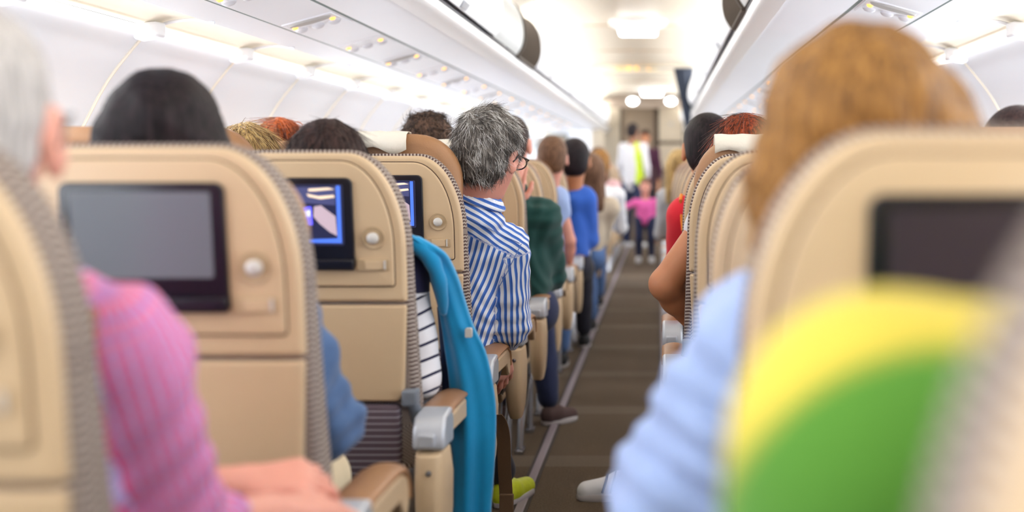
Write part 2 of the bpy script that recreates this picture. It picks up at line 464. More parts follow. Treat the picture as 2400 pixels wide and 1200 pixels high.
for s, nm in ((-1, 'left'), (1, 'right')):
    b = MB(); sweep(b, [(1.318, 0.421), (1.332, 0.400)], s, Y0, Y1, -0.006); struct(b, 'trim_8', STRIPW)
    b = MB(); sweep(b, WALLP, s, Y0, Y1); struct(b, 'wall_' + nm, WALLM)
    # cream cove panel, the white strip beside it, the service panel and the soffit up to the bins
    b = MB(); sweep(b, smoothp([(1.15, 0.445), (1.20, 0.455), (1.27, 0.45), (1.325, 0.425)]), s, Y0, Y1, 0.015); struct(b, 'ceiling_cove_' + nm, COVE)
    b = MB(); sweep(b, [(1.04, 0.462), (1.15, 0.44)], s, Y0, Y1, 0.02); struct(b, 'ceiling_strip_' + nm, WHITE)
    b = MB(); sweep(b, [(0.851, 0.511), (1.031, 0.462)], s, Y0, Y1, 0.02); struct(b, 'ceiling_service_panel_' + nm, WHITE)
    b = MB(); sweep(b, [(0.625, 0.538), (0.840, 0.514)], s, Y0, Y1, 0.02); struct(b, 'ceiling_soffit_' + nm, WHITE)
    for w, z in ((1.0355, 0.468), (0.8455, 0.518)):
        b = MB(); sweep(b, [(w - 0.005, z - 0.002), (w + 0.005, z - 0.006)], s, Y0, Y1, 0.004); struct(b, 'trim_9', SEAMG)
    # bumper rail under the bins
    b = MB(); sweep(b, smoothp([(0.562, 0.582), (0.566, 0.562), (0.585, 0.548), (0.627, 0.536)]), s, Y0, Y1, -0.012); struct(b, 'trim_10', BUMPER)
    b = MB(); sweep(b, [(0.548, 0.592), (0.566, 0.588)], s, Y0, Y1, -0.01); struct(b, 'trim_11', mat('rail_shadow_gap_' + nm, srgb(120, 120, 124), 0.7))
    # wall joints, the little white clips on the cove line, cove dividers
    for i in range(-1, 18):
        yj = 3.98 + 0.87 * i
        if yj > 19 or yj < Y0 + 0.2: continue
        b = MB(); b.tube([(XC + s * (w - 0.004), yj, CZ + z) for w, z in WALLP], 0.0045, 6); struct(b, 'trim_12', CREAM)
        b = MB(); b.loft([[(XC + s * w, y, CZ + z) for w, z in [(1.30 - q, 0.43 + q * .3), (1.345, 0.435), (1.35, 0.385 - q * .3), (1.30 - q, 0.392)]] for y, q in
                          ((yj - 0.055, 0), (yj - 0.035, 0.018), (yj + 0.02, 0.022), (yj + 0.05, 0))])
        o = b.build('cove_clip', WHITE, bevel=0.006)
        tag(o, 'small white clip on the %s cove light line, one of those at the wall joints' % nm, 'clip', 'white clips along the %s cove light' % nm)
        b = MB(); b.tube([(XC + s * w, yj + 0.02, CZ + z) for w, z in smoothp([(1.325, 0.42), (1.26, 0.44), (1.19, 0.447), (1.13, 0.437)])], 0.005, 8); struct(b, 'trim_13', WHITE)
    for i in range(6):
        yj = 4.33 + 0.87 * i; P = []
        for q in range(28):
            a = 2 * PI * q / 28; zz = -0.10 + 0.165 * math.copysign(abs(math.sin(a)) ** 0.75, math.sin(a)); yy = yj + 0.125 * math.copysign(abs(math.cos(a)) ** 0.75, math.cos(a))
            w = np.interp(-zz, [-p[1] for p in WALLP], [p[0] for p in WALLP]); P.append((XC + s * (w - 0.006), yy, CZ + zz))
        b = MB(); b.tube(P, 0.014, 8, closed=True); o = struct(b, 'window_%d' % (i + 1 + (6 if s > 0 else 0)), WHITE)
        b = MB(); b.loft([[Vector(p) + Vector((s * d, 0, 0)) for p in P] for d in (0.0, 0.008)]); b.build('window_shade', CREAM, o)

# centre ceiling
CEILP = smoothp([(0.64, 0.905), (0.60, 0.955), (0.50, 1.005), (0.35, 1.03), (0.0, 1.035)])
b = MB()
full = [(-w, z) for w, z in CEILP] + [(w, z) for w, z in CEILP[::-1][1:]]
loop = [(XC + w, CZ + z) for w, z in full] + [(XC + w, CZ + z + 0.03) for w, z in full[::-1]]
b.loft([[(x, Y0, z) for x, z in loop], [(x, Y1, z) for x, z in loop]]); struct(b, 'ceiling', CREAM)
for i in range(9):
    b = MB(); y = 1.2 + 2.1 * i; b.box(XC - 0.34, XC + 0.34, y, y + 0.012, CZ + 1.028, CZ + 1.036); struct(b, 'trim_14', SHELLD)

# ---------------------------------------------------------------- overhead bins
DOORP = smoothp([(0.528, 0.592), (0.500, 0.64), (0.490, 0.71), (0.505, 0.80), (0.55, 0.87), (0.62, 0.905)])
ORD = ['nearest', 'second', 'third', 'fourth', 'fifth', 'sixth', 'seventh', 'eighth', 'ninth', 'tenth', 'eleventh', 'twelfth', 'thirteenth',
       'fourteenth', 'fifteenth', 'sixteenth', 'seventeenth', 'eighteenth', 'nineteenth', 'twentieth', 'twenty-first', 'twenty-second', 'twenty-third']
def bin_unit(s, y0, y1, kind, label):
    t = empty('overhead_bin', (XC + s * 0.9, (y0 + y1) / 2, CZ + 0.55))
    off = Vector(t.location)
    def wp(x, y, z): return (x - off.x, y - off.y, z - off.z)
    y0 += 0.004; y1 -= 0.004
    if kind != 'open':
        b = MB(); P = [WP(s, w, z) for w, z in [(0.60, 0.60), (0.60, 0.89), (0.66, 0.90), (1.10, 0.90), (1.12, 0.56)]]
        b.loft([[(x, y, z) for x, z in P] for y in (y0, y1)]); b.build('bin_housing', WHITE, t, warp=wp, smooth=False)
        b = MB(); dp = DOORP if kind == 'shut' else [(w + 0.012, z) for w, z in DOORP]
        sweep(b, dp, s, y0, y1, 0.022 * -1); b.build('bin_door', WHITE if kind == 'shut' else GREYG, t, warp=wp, bevel=0.003)
        if kind == 'shut':
            b = MB(); ym = (y0 + y1) / 2; sweep(b, [(0.524, 0.598), (0.506, 0.622)], s, ym - 0.06, ym + 0.06, 0.006); b.build('latch_handle', SILVER, t, warp=wp, bevel=0.002)
    else:
        for yy in (y0, y1 - 0.02):
            b = MB(); P = [WP(s, w, z) for w, z in DOORP + [(1.10, 0.90), (1.12, 0.56)]]
            b.loft([[(x, y, z) for x, z in P] for y in (yy, yy + 0.02)]); b.build('bin_cheek', BROWNB, t, warp=wp, smooth=False)
        b = MB()
        for (a, c) in (((0.62, 0.905), (1.1, 0.90)), ((1.1, 0.90), (1.12, 0.56)), ((1.12, 0.56), (0.53, 0.592))):
            sweep(b, [a, c], s, y0 + 0.02, y1 - 0.02, 0.01)
        b.build('bin_interior', BROWNB, t, warp=wp, smooth=False)
    tag(t, label, 'overhead bin', 'overhead bins on the %s side' % ('left' if s < 0 else 'right'))
for s, edges in ((-1, [(-2.4, -0.2, 'shut'), (-0.2, 1.9, 'shut'), (1.9, 3.95, 'shut'), (3.95, 6.0, 'shut'), (6.0, 7.0, 'grey'), (7.0, 7.9, 'open'), (7.9, 9.9, 'shut'), (9.9, 11.9, 'shut'), (11.9, 13.3, 'shut'), (13.45, 15.3, 'shut'), (15.3, 17.0, 'shut'), (17.0, 18.2, 'shut')]),
                 (1, [(-2.4, -0.2, 'shut'), (-0.2, 1.7, 'shut'), (1.7, 3.6, 'shut'), (3.6, 4.9, 'grey'), (4.9, 5.65, 'open'), (5.65, 7.6, 'shut'), (7.6, 9.6, 'shut'), (9.6, 11.5, 'shut'), (11.5, 13.3, 'shut'), (13.45, 15.3, 'shut'), (15.3, 17.0, 'shut'), (17.0, 18.2, 'shut')])):
    side = 'left' if s < 0 else 'right'; k = 0
    for y0, y1, kind in edges:
        if kind == 'shut':
            lab = 'closed white overhead bin above the %s seats, %s one along the row' % (side, ORD[k])
        elif kind == 'grey': lab = 'grey overhead bin panel on the %s beside the open dark bin' % side
        else: lab = 'open overhead bin showing a dark brown crescent on the %s side' % side
        bin_unit(s, y0, y1, kind, lab); k += 1

# ---------------------------------------------------------------- reading light units in the service panels
LENSV = mat('air_vent_silver', srgb(214, 214, 220), 0.35)
OVALG = mat('grey_oval_grille', srgb(176, 172, 168), 0.6)
def unit(s, y, grille, label, group):
    t = empty('reading_light_unit', (XC + s * 0.94, y, CZ + 0.487)); tilt = math.atan2(0.049, 0.18) * s
    t.rotation_euler = (0, tilt, 0)
    b = MB(); b.box(-0.085, 0.085, -0.15, 0.15, -0.004, 0.004); b.build('unit_plate', WHITE, t, bevel=0.003)
    for i, u in enumerate((-0.058, 0, 0.058)):
        b = MB(); b.disc((u, 0.0, -0.004), (0, 0, -1), [(0.021, 0), (0.021, 0.006), (0.014, 0.012), (0.006, 0.014)], 16); b.build('air_nozzle', LENSV, t)
        if i != 1:
            b = MB(); b.disc((u * 1.12, -0.055, -0.004), (0, 0, -1), [(0.010, 0), (0.010, 0.003), (0.007, 0.007)], 14)
            b.build('reading_light', AMBER, t)
    if grille:
        b = MB(); P = [(0.075 * math.cos(a), -0.11 + 0.034 * math.sin(a)) for a in [2 * PI * q / 28 for q in range(28)]]
        b.loft([[(x * k, (yy + 0.11) * k - 0.11, z) for x, yy in P] for z, k in ((-0.003, 1.0), (-0.010, 0.92), (-0.012, 0.6))]); b.build('speaker_grille', OVALG, t)
    tag(t, label, 'reading light unit', group)
for s in (-1, 1):
    side = 'left' if s < 0 else 'right'
    for i in range(17):
        y = 3.72 + 0.755 * i - (0.35 if s > 0 else 0.0)
        if y > 18.4: break
        g = i % 2 == 1
        unit(s, y, g, '%s reading light and air vent unit %s oval grille in the %s service panel' % (ORD[i], 'with' if g else 'without', side), 'reading light units')

# ---------------------------------------------------------------- ceiling lamps, header, galley
for (px, py, Y, lab) in ((1495, 50, 9.3, 'bright white ceiling lamp in an oval frame, the nearer one'), (1528, 214, 17.3, 'bright white ceiling lamp farther along, just before the galley')):
    p = at(px, py, Y); t = empty('ceiling_lamp', (p.x, p.y, CZ + 1.032))
    b = MB(); P = [(0.21 * math.cos(a), 0.20 * math.sin(a)) for a in [2 * PI * q / 32 for q in range(32)]]
    b.loft([[(x * k, y * k, z) for x, y in P] for z, k in ((0, 1.0), (-0.03, 0.97), (-0.045, 0.85))]); b.build('lamp_frame', WHITE, t)
    b = MB(); b.box(-0.135, 0.135, -0.14, 0.14, -0.10, -0.03); b.build('lamp_lens', LAMPW, t, bevel=0.02, seg=3)
    tag(t, lab, 'ceiling lamp')
# header of the cabin divider with its pictogram sign
t = empty('cabin_divider_header', (XC, 13.38, CZ + 0.98))
b = MB(); b.box(-0.52, 0.52, -0.03, 0.03, -0.03, 0.055); b.build('header_beam', CREAM, t, bevel=0.006)
b = MB(); b.box(-0.25, 0.20, -0.045, -0.03, -0.012, 0.04); sg = b.build('sign_panel', mat('sign_face', srgb(252, 240, 208), 0.5), t)
for i, (u, c) in enumerate(((-0.20, 0), (-0.15, 0), (-0.10, 1), (-0.02, 1), (0.03, 0), (0.10, 1), (0.14, 0))):
    b = MB(); b.box(u - 0.016, u + 0.016, -0.048, -0.044, 0.0, 0.03)
    b.build('sign_symbol', AMBER if c else mat('pale_amber_symbol', srgb(246, 214, 140), 0.5), sg)
tag(t, 'cream header beam across the ceiling carrying a small yellow lit sign', 'ceiling beam')
# gathered navy curtain
t = empty('navy_curtain', (0.218, 12.9, 0)); b = MB(); loops = []
for i in range(24):
    f = i / 23; z = 2.08 - 0.62 * f; w = 0.074 * (1 - f) + 0.018; cx = 0.0 + 0.045 * f
    loops.append([(cx + w * math.cos(a) * (1 + 0.07 * math.sin(9 * a)), 0.045 * math.sin(a) * (1 + 0.25 * math.sin(7 * a)) * (1 - 0.4 * f), z) for a in [2 * PI * q / 48 for q in range(48)]])
b.loft(loops); b.build('curtain_cloth', NAVYC, t)
b = MB(); b.disc((0.057, 0, 1.47), (0, 0, 1), [(0.026, 0), (0.03, 0.01), (0.026, 0.03)], 16); b.build('curtain_tie', NAVYC, t)
b = MB(); b.tube([(-0.45, 0, 2.085), (0.18, 0, 2.085)], 0.009, 8); b.build('curtain_rail', SILVER, t)
tag(t, 'dark navy curtain gathered to a point beside the right overhead bins', 'curtain')

# end wall with the galley door, cupboards and rounded partitions
b = MB(); b.box(XC - 1.82, XC + 1.82, 20.3, 20.4, 0, 2.2); struct(b, 'wall_front', GALLEYL, smooth=False)
t = empty('galley_door', tuple(at(1497, 420, 19.9))); t.location.z = 0
dz = at(1497, 250, 19.9).z
b = MB(); b.box(-0.24, 0.24, -0.02, 0.03, 0.02, dz); b.build('door_panel', GALLEY, t, bevel=0.01)
b = MB(); b.box(0.24, 0.30, -0.04, 0.03, 0.0, dz + 0.05); b.box(-0.28, -0.24, -0.04, 0.03, 0.0, dz + 0.05); b.box(-0.28, 0.30, -0.04, 0.03, dz, dz + 0.06); b.build('door_frame', GALLEYD, t, smooth=False)
b = MB(); b.tube([(0.19, -0.05, 1.0), (0.19, -0.05, 1.12)], 0.008, 8); b.build('handle', SILVER, t)
tag(t, 'taupe galley door with a dark frame at the far end of the aisle', 'door')
t = empty('galley_cupboard', (at(1568, 420, 19.9).x, 19.9, 0))
b = MB(); b.box(-0.17, 0.22, -0.1, 0.3, 0, 2.1); b.build('cupboard_body', GALLEYD, t, bevel=0.008)
for i, (z0, z1) in enumerate(((0.1, 0.6), (0.62, 1.05), (1.07, 1.45), (1.50, 2.02))):
    b = MB(); b.box(-0.15, 0.20, -0.12, -0.1, z0, z1); d = b.build('cupboard_door', GALLEYL if i != 1 else GALLEY, t, bevel=0.008)
    b = MB(); b.box(0.0, 0.06, -0.13, -0.12, (z0 + z1) / 2 - 0.012, (z0 + z1) / 2 + 0.012); b.build('latch', SILVER, d)
tag(t, 'beige galley cupboard of stacked doors to the right of the galley door', 'cupboard')
b = MB(); b.box(XC - 0.62, XC + 0.62, 18.9, 18.98, CZ + 0.84, CZ + 1.03); struct(b, 'wall_galley_header', mat('grey_brown_header', srgb(172, 156, 142), 0.5), bevel=0.01)
for i, px in enumerate((1483, 1572)):
    p = at(px, 236, 18.6); t = empty('galley_ceiling_lamp', tuple(p))
    b = MB(); b.disc((0, 0, 0), (0, -0.6, -0.8), [(0.085, 0), (0.085, 0.01)], 20); b.build('lamp_ring', WHITE, t)
    b = MB(); b.disc((0, -0.006, -0.008), (0, -0.6, -0.8), [(0.07, 0), (0.065, 0.012), (0.03, 0.02)], 20); b.build('lamp_lens', LAMPW, t)
    tag(t, 'round white lamp above the galley entrance, %s of the pair' % ('left' if i == 0 else 'right'), 'lamp', 'round galley lamps')
for s, w0, nm in ((-1, 0.60, 'left'), (1, 0.66, 'right')):
    t = empty('galley_partition', (XC + s * (w0 + 0.5), 18.75, 0))
    P = []
    loops = []
    for z, q in ((0.0, 0.0), (1.35, 0.0), (1.7, 0.02), (1.95, 0.08), (2.12, 0.2)):
        x0 = -0.52 + q
        loops.append([(s * x, y, z) for x, y in [(x0 + 0.06, -0.12), (0.5, -0.12), (0.5, 0.12), (x0 + 0.06, 0.12)] + [(x0 + 0.06 - 0.06 * math.sin(a), 0.12 * math.cos(a)) for a in [PI * k / 6 for k in range(1, 6)]]])
    b = MB(); b.loft(loops); b.build('partition_panel', GALLEYL, t)
    b = MB(); b.loft([[(s * x, y, z) for x, z in [(-0.55, 1.72), (-0.52, 1.85), (-0.44, 1.97), (-0.30, 2.02), (-0.30, 1.72)]] for y in (-0.45, -0.2)]); b.build('rounded_end', GREYG, t)
    tag(t, 'beige rounded partition on the %s side of the galley entrance' % nm, 'partition')
# white bulkhead on the left with a dark screen
p = at(1288, 340, 17.0)
t = empty('white_bulkhead', (-1.35, 17.5, 0))
b = MB(); b.box(-0.62, 0.42, -0.03, 0.03, 0, 1.62); b.build('bulkhead_panel', WHITE, t, bevel=0.01)
a = at(1258, 314, 17.4); c = at(1330, 376, 17.4)
b = MB(); b.box(a.x + 1.35, c.x + 1.35, -0.06, -0.03, c.z, a.z); f = b.build('notice_frame', SEAMG, t, bevel=0.006)
b = MB(); b.box(a.x + 1.37, c.x + 1.33, -0.065, -0.055, c.z + 0.02, a.z - 0.02); b.build('notice_face', mat('taupe_notice', srgb(140, 126, 112), 0.5), f)
tag(t, 'white bulkhead panel with a taupe framed rectangle at the far left', 'bulkhead')

# ================================================================ seats
def warp(x, y, z): return (x, y - (z - 1.0) * 0.15 + 0.35 * x * x, z)
SCREEN_OFF = None
def screen_off():
    m = bpy.data.materials.new('grey_reflecting_screen'); m.use_nodes = True; h = N(m)
    h.b.inputs['Base Color'].default_value = srgb(104, 110, 116); h.b.inputs['Roughness'].default_value = 0.22; h.b.inputs['Specular IOR Level'].default_value = 0.8
    return m
SCROFF = screen_off()
SCRDARK = mat('dark_blue_screen', srgb(52, 44, 56), 0.3)
SNAVY = mat('screen_navy', srgb(24, 26, 50), 0.4, emit=0.35, ecol=srgb(50, 52, 96))
SBLUE = mat('screen_blue', srgb(70, 110, 220), 0.4, emit=0.6, ecol=srgb(80, 124, 232))
SDUSK = mat('screen_dusk', srgb(70, 74, 120), 0.4, emit=0.3, ecol=srgb(84, 86, 124))
SHAND = mat('screen_pale_shape', srgb(180, 160, 170), 0.4, emit=0.5, ecol=srgb(186, 166, 180))
SGOLD = mat('screen_gold', srgb(220, 196, 170), 0.4, emit=0.8, ecol=srgb(226, 202, 176))
SGLOW = mat('screen_glow', srgb(200, 210, 255), 0.4, emit=1.3, ecol=srgb(190, 200, 255))
SVIO = mat('screen_violet', srgb(90, 90, 250), 0.4, emit=1.1, ecol=srgb(96, 92, 250))
SGREEN = mat('screen_green', srgb(120, 190, 160), 0.4, emit=0.7, ecol=srgb(130, 190, 170))
SX0, SX1, SZ0, SZ1 = -0.1015, 0.1015, 0.957, 1.083
def screen(kind, par, yb):
    mats = [SCROFF if kind == 'off' else (SCRDARK if kind == 'dark' else SNAVY), SBLUE, SHAND, SGOLD, SGLOW, SVIO, SGREEN, SDUSK]
    b = MB(); b.cur = 0; P = rrect(SX0, SX1, SZ0, SZ1, (0.004, 0.004), (0.004, 0.004), 3); plate(b, P, yb, yb + 0.003, 0.0008)
    def S(u, v): return (SX0 + u * (SX1 - SX0), SZ1 - v * (SZ1 - SZ0))
    def poly(pts, mi, k):
        b.cur = mi; q = [S(*p) for p in pts]; b.loft([[(x, yb - 0.0003 - 0.0003 * k, z) for x, z in q], [(x, yb + 0.0005, z) for x, z in q]])
    if kind in ('film', 'film_near'):
        sc_, ox = (1, 0)
        poly([(0.935, 0.02), (0.975, 0.02), (0.975, 0.90), (0.935, 0.90)], 1, 1)
        poly([(0.30, 0.05), (0.93, 0.04), (0.92, 0.34), (0.62, 0.30), (0.42, 0.26)], 7, 1)
        poly([(0.60, 0.90), (0.975, 0.88), (0.975, 0.96), (0.58, 0.95)], 1, 2)
        poly([(0.71, 0.36), (0.78, 0.34), (0.84, 0.42), (0.92, 0.52), (0.93, 0.84), (0.86, 0.78), (0.76, 0.64), (0.70, 0.52)], 2, 3)
        poly([(0.66, 0.07), (0.86, 0.05), (0.92, 0.08), (0.72, 0.11), (0.66, 0.11)], 3, 3)
        poly([(0.64, 0.15), (0.76, 0.19), (0.91, 0.17), (0.92, 0.21), (0.78, 0.24), (0.66, 0.20)], 3, 3)
        poly([(0.52, 0.38), (0.68, 0.36), (0.69, 0.66), (0.53, 0.67)], 5, 3)
        poly([(0.54, 0.44), (0.67, 0.42), (0.67, 0.52), (0.54, 0.53)], 4, 4)
        poly([(0.42, 0.42), (0.50, 0.40), (0.51, 0.56), (0.43, 0.57)], 6, 3)
        if kind == 'film':
            poly([(0.50, 0.915), (0.72, 0.91), (0.72, 0.925), (0.50, 0.93)], 4, 4)
    return b.build('screen', mats[0], par, mats=mats, warp=warp, smooth=False)

def make_seat(s=1, aisle=True, detail=True, screenkind='dark', head=0.05, cover=None, hx=0.0, lite=False, hw_=0.205):
    """s: side of the armrest"""
    t = empty('passenger_seat')
    OUT = rrect(-0.22, 0.22, 0.836, 1.148, (0.115, 0.20), (0.006, 0.006), 14)
    b = MB(); plate(b, OUT, 0.0, 0.035, 0.010, 4); b.build('seat_shell', SHELL, t, warp=warp)
    P = [(x * (1 - 0.05 * (0.836 - z) / 0.21), z) for x, z in rrect(-0.219, 0.219, 0.622, 0.829, (0.006, 0.006), (0.02, 0.02), 6)]
    b = MB(); plate(b, P, 0.002, 0.03, 0.006); b.build('tray_table', SHELL, t, warp=warp)
    b = MB(); P = rrect(-0.200, 0.200, 0.868, 1.133, (0.105, 0.185), (0.008, 0.008), 14); plate(b, P, -0.0008, 0.004, 0.0005, 1); b.build('panel_seam', GAP, t, warp=warp)
    b = MB(); plate(b, inset(P, 0.0022), -0.007, 0.004, 0.0045, 3); b.build('back_panel', SHELL, t, warp=warp)
    b = MB(); P = rrect(-0.120, 0.120, 0.909, 1.097, (0.014, 0.014), (0.005, 0.005), 5); plate(b, P, -0.0125, 0.0, 0.003); mo = b.build('monitor', BEZEL, t, warp=warp)
    screen(screenkind, mo, -0.0135)
    if not lite:
        b = MB(); b.cur = 0; P = rrect(-0.120, 0.120, 0.905, 0.928, (0.004, 0.004), (0.004, 0.004), 3); plate(b, P, -0.020, -0.01, 0.004); b.build('monitor_lip', BEZEL, t, warp=warp)
        # knob in its ring
        b = MB(); c = (0.159, -0.0075, 0.972)
        b.disc(c, (0, -1, 0), [(0.0235, 0), (0.0225, 0.0025), (0.0195, 0.0018), (0.0165, -0.0005), (0.0, -0.001)], 28); k = b.build('knob_ring', SHELLD, t, warp=warp)
        b = MB(); b.disc(c, (0, -1, 0), [(0.0085, 0), (0.0115, 0.004), (0.0115, 0.010), (0.008, 0.0135), (0.0, 0.0145)], 20); b.build('coat_knob', KNOB, k, warp=warp)
        b = MB(); P = rrect(0.1235, 0.190, 0.903, 0.928, (0.003, 0.003), (0.003, 0.003), 3); plate(b, P, -0.0085, 0.0, 0.001); l = b.build('latch_recess', SHELLD, t, warp=warp)
        b = MB(); b.box(0.140, 0.178, -0.0105, -0.008, 0.906, 0.925); b.build('tray_latch', SHELL, l, warp=warp, bevel=0.002)
        b = MB(); b.box(0.179, 0.182, -0.0125, -0.008, 0.906, 0.925); b.build('latch_edge', KNOB, l, warp=warp)
        for x in (-0.222, 0.222):
            b = MB(); b.box(x - 0.016, x + 0.016, -0.014, 0.03, 0.612, 0.648); b.tube([(x, 0.0, 0.640), (x + 0.006 * (1 if x > 0 else -1), 0.02, 0.60), (x, 0.05, 0.50)], [0.015, 0.014, 0.010], 10)
            b.build('tray_hinge', GREYP, t, warp=warp, bevel=0.008, seg=3)
    # fabric backrest: stripes run across its edge
    P0 = rrect(-0.2235, 0.2235, 0.47, 1.154, (0.117, 0.203), (0.01, 0.01), 16)
    def fl(x, z): return x * (1 + 0.06 * max(0, min(1, (1.0 - z) / 0.45)) ** 1.3)
    # resample evenly
    L = [0.0]; PP = P0 + [P0[0]]
    for i in range(len(P0)): L.append(L[-1] + math.dist(PP[i], PP[i + 1]))
    n = 150; R = []
    for i in range(n):
        q = L[-1] * i / n; j = max(k for k in range(len(L)) if L[k] <= q); j = min(j, len(P0) - 1)
        f = (q - L[j]) / max(L[j + 1] - L[j], 1e-9); R.append((PP[j][0] * (1 - f) + PP[j + 1][0] * f, PP[j][1] * (1 - f) + PP[j + 1][1] * f))
    vs = []; su = []; sv = []; fs = []; lay = [(0.016, 0.012), (0.018, 0.004), (0.026, 0.0), (0.055, 0.0), (0.085, 0.003), (0.10, 0.012), (0.11, 0.03)]
    for y, ins in lay:
        Q = inset(R, ins) if ins else R
        for i, (x, z) in enumerate(Q):
            vs.append(warp(fl(x, z), y + 0.05 * max(0, (0.95 - z)) * (y - 0.016) / 0.1, z)); su.append(i * L[-1] / n); sv.append(y)
    for k in range(len(lay) - 1):
        for i in range(n):
            j = (i + 1) % n; fs.append((k * n + i, k * n + j, (k + 1) * n + j, (k + 1) * n + i))
    fs.append(tuple(range(n))[::-1]); fs.append(tuple(range((len(lay) - 1) * n, len(lay) * n)))
    o = mesh_obj('backrest', vs, fs, SEATF, t, attrs={'su': su, 'sv': sv}); fix_normals(o.data)
    # headrest
    zt = 1.12 + head; P = rrect(-hw_ + hx, hw_ + hx, 0.93, zt, (0.12, 0.13), (0.05, 0.05), 10)
    hb = MB(); lo = []
    for y, ins in ((0.045, 0.03), (0.048, 0.012), (0.06, 0.0), (0.10, 0.0), (0.125, 0.006), (0.14, 0.03)):
        lo.append([(x, y + 0.9 * x * x + (z - 1.0) * 0.04, z) for x, z in inset(P, ins)])
    hb.loft(lo); hr = hb.build('headrest', LEATHER, t, auto=False)
    if not lite:
        b = MB(); b.tube([(x, 0.053 + 0.9 * x * x + (z - 1.0) * 0.04, z) for x, z in inset(P, 0.011)], 0.0012, 5, closed=True); b.build('stitching', STITCH, hr)
    if cover:
        x0, x1 = cover; b = MB(); g = []
        m_ = 16
        for i in range(m_ + 1):
            x = x0 + (x1 - x0) * i / m_; wv = 0.003 * math.sin(i * 1.9)
            bz = zt - 0.045 + 0.010 * math.sin(i * 0.8)
            yy = 0.9 * x * x
            row = [(x, 0.040 + yy, bz), (x, 0.038 + yy + wv * 0.5, zt - 0.02), (x, 0.046 + yy, zt + 0.0), (x, 0.07 + yy, zt + 0.008 + wv * .4), (x, 0.11 + yy, zt + 0.006), (x, 0.145 + yy, zt - 0.03), (x, 0.152 + yy, zt - 0.12)]
            g.append(row)
        vs = [p for r in g for p in r]; k = 7
        fs = [(i * k + j, (i + 1) * k + j, (i + 1) * k + j + 1, i * k + j + 1) for i in range(m_) for j in range(k - 1)]
        o = mesh_obj('headrest_cover', vs, fs, CLOTHW, hr); so = o.modifiers.new('thickness', 'SOLIDIFY'); so.thickness = 0.0016
    # seat cushion, pocket
    b = MB(); P = rrect(-0.222, 0.222, 0.34, 0.455, (0.04, 0.04), (0.02, 0.02), 6)
    b.loft([[(x * k, y, 0.40 + (z - 0.40) * q) for x, z in P] for y, k, q in ((0.16, 0.98, 0.9), (0.20, 1, 1), (0.50, 1, 1.03), (0.58, 0.99, 0.95), (0.615, 0.96, 0.6))]); b.build('seat_cushion', CUSHF, t)
    b = MB(); P = rrect(-0.20, 0.20, 0.43, 0.615, (0.008, 0.008), (0.03, 0.03), 5); plate(b, P, -0.012, 0.03, 0.008); b.build('literature_pocket', POCKF, t, warp=warp)
    ax = (0.270 if s > 0 else 0.258) if aisle else 0.2275; hw = 0.034 if aisle else 0.016
    # armrest
    b = MB(); lo = []
    path = [(0.11, 0.602, 0.020), (0.16, 0.606, 0.022), (0.34, 0.604, 0.024), (0.40, 0.598, 0.028), (0.435, 0.582, 0.032), (0.455, 0.555, 0.03), (0.458, 0.525, 0.022)]
    for i, (y, z, th) in enumerate(path):
        a = path[max(i - 1, 0)]; c = path[min(i + 1, len(path) - 1)]; ty, tz = c[0] - a[0], c[1] - a[1]; l_ = math.hypot(ty, tz); ny, nz_ = -tz / l_, ty / l_
        lo.append([(s * ax + hw * math.cos(q) * (1 if abs(math.cos(q)) < .8 else 1.04), y + ny * th * (math.sin(q) - 1) * 0.5, z + nz_ * th * (math.sin(q) - 1) * 0.5) for q in [2 * PI * k / 16 for k in range(16)]])
    b.loft(lo); ar = b.build('armrest_pad', LEATHER, t)
    b = MB(); P = [(0.11, 0.585), (0.38, 0.582), (0.425, 0.568), (0.44, 0.545), (0.442, 0.515), (0.425, 0.495), (0.395, 0.505), (0.36, 0.535), (0.11, 0.545)]
    b.loft([[(s * ax + x, y, z) for y, z in P] for x in (-hw * 0.93, hw * 0.93)]); b.build('armrest_side', SHELL, ar, bevel=0.006, smooth=True)
    if aisle:
        b = MB(); P = [(0.015, 0.530), (0.02, 0.572), (0.045, 0.597), (0.125, 0.604), (0.145, 0.575), (0.14, 0.525)]
        b.loft([[(s * ax + x, y, z) for y, z in P] for x in (-hw, hw)]); hk = b.build('hinge_block', SILVER, t, bevel=0.008, seg=3)
        b = MB(); b.box(s * ax - 0.022, s * ax + 0.016, 0.006, 0.03, 0.534, 0.566); b.build('hinge_cap', SILVER, hk, bevel=0.006, seg=3)
        b = MB(); lo = []
        for z, y0_, y1_, w_ in ((0.526, 0.02, 0.13, 0.026), (0.519, 0.005, 0.15, 0.031), (0.46, -0.005, 0.19, 0.033), (0.38, 0.0, 0.20, 0.031), (0.32, 0.02, 0.18, 0.027), (0.285, 0.05, 0.15, 0.020)):
            lo.append([(s * ax + w_ * math.copysign(abs(math.cos(q)) ** 0.5, math.cos(q)), (y0_ + y1_) / 2 + (y1_ - y0_) / 2 * math.copysign(abs(math.sin(q)) ** 0.6, math.sin(q)), z) for q in [2 * PI * (k + .5) / 20 for k in range(20)]])
        b.loft(lo); sp = b.build('side_panel', SHELL, t, bevel=0.003)
        if not lite:
            b = MB(); b.disc((s * ax + s * 0.004, -0.002, 0.487), (0, -1, 0), [(0.0065, 0), (0.006, 0.004), (0.002, 0.005)], 12); b.build('bolt', STEEL, sp)
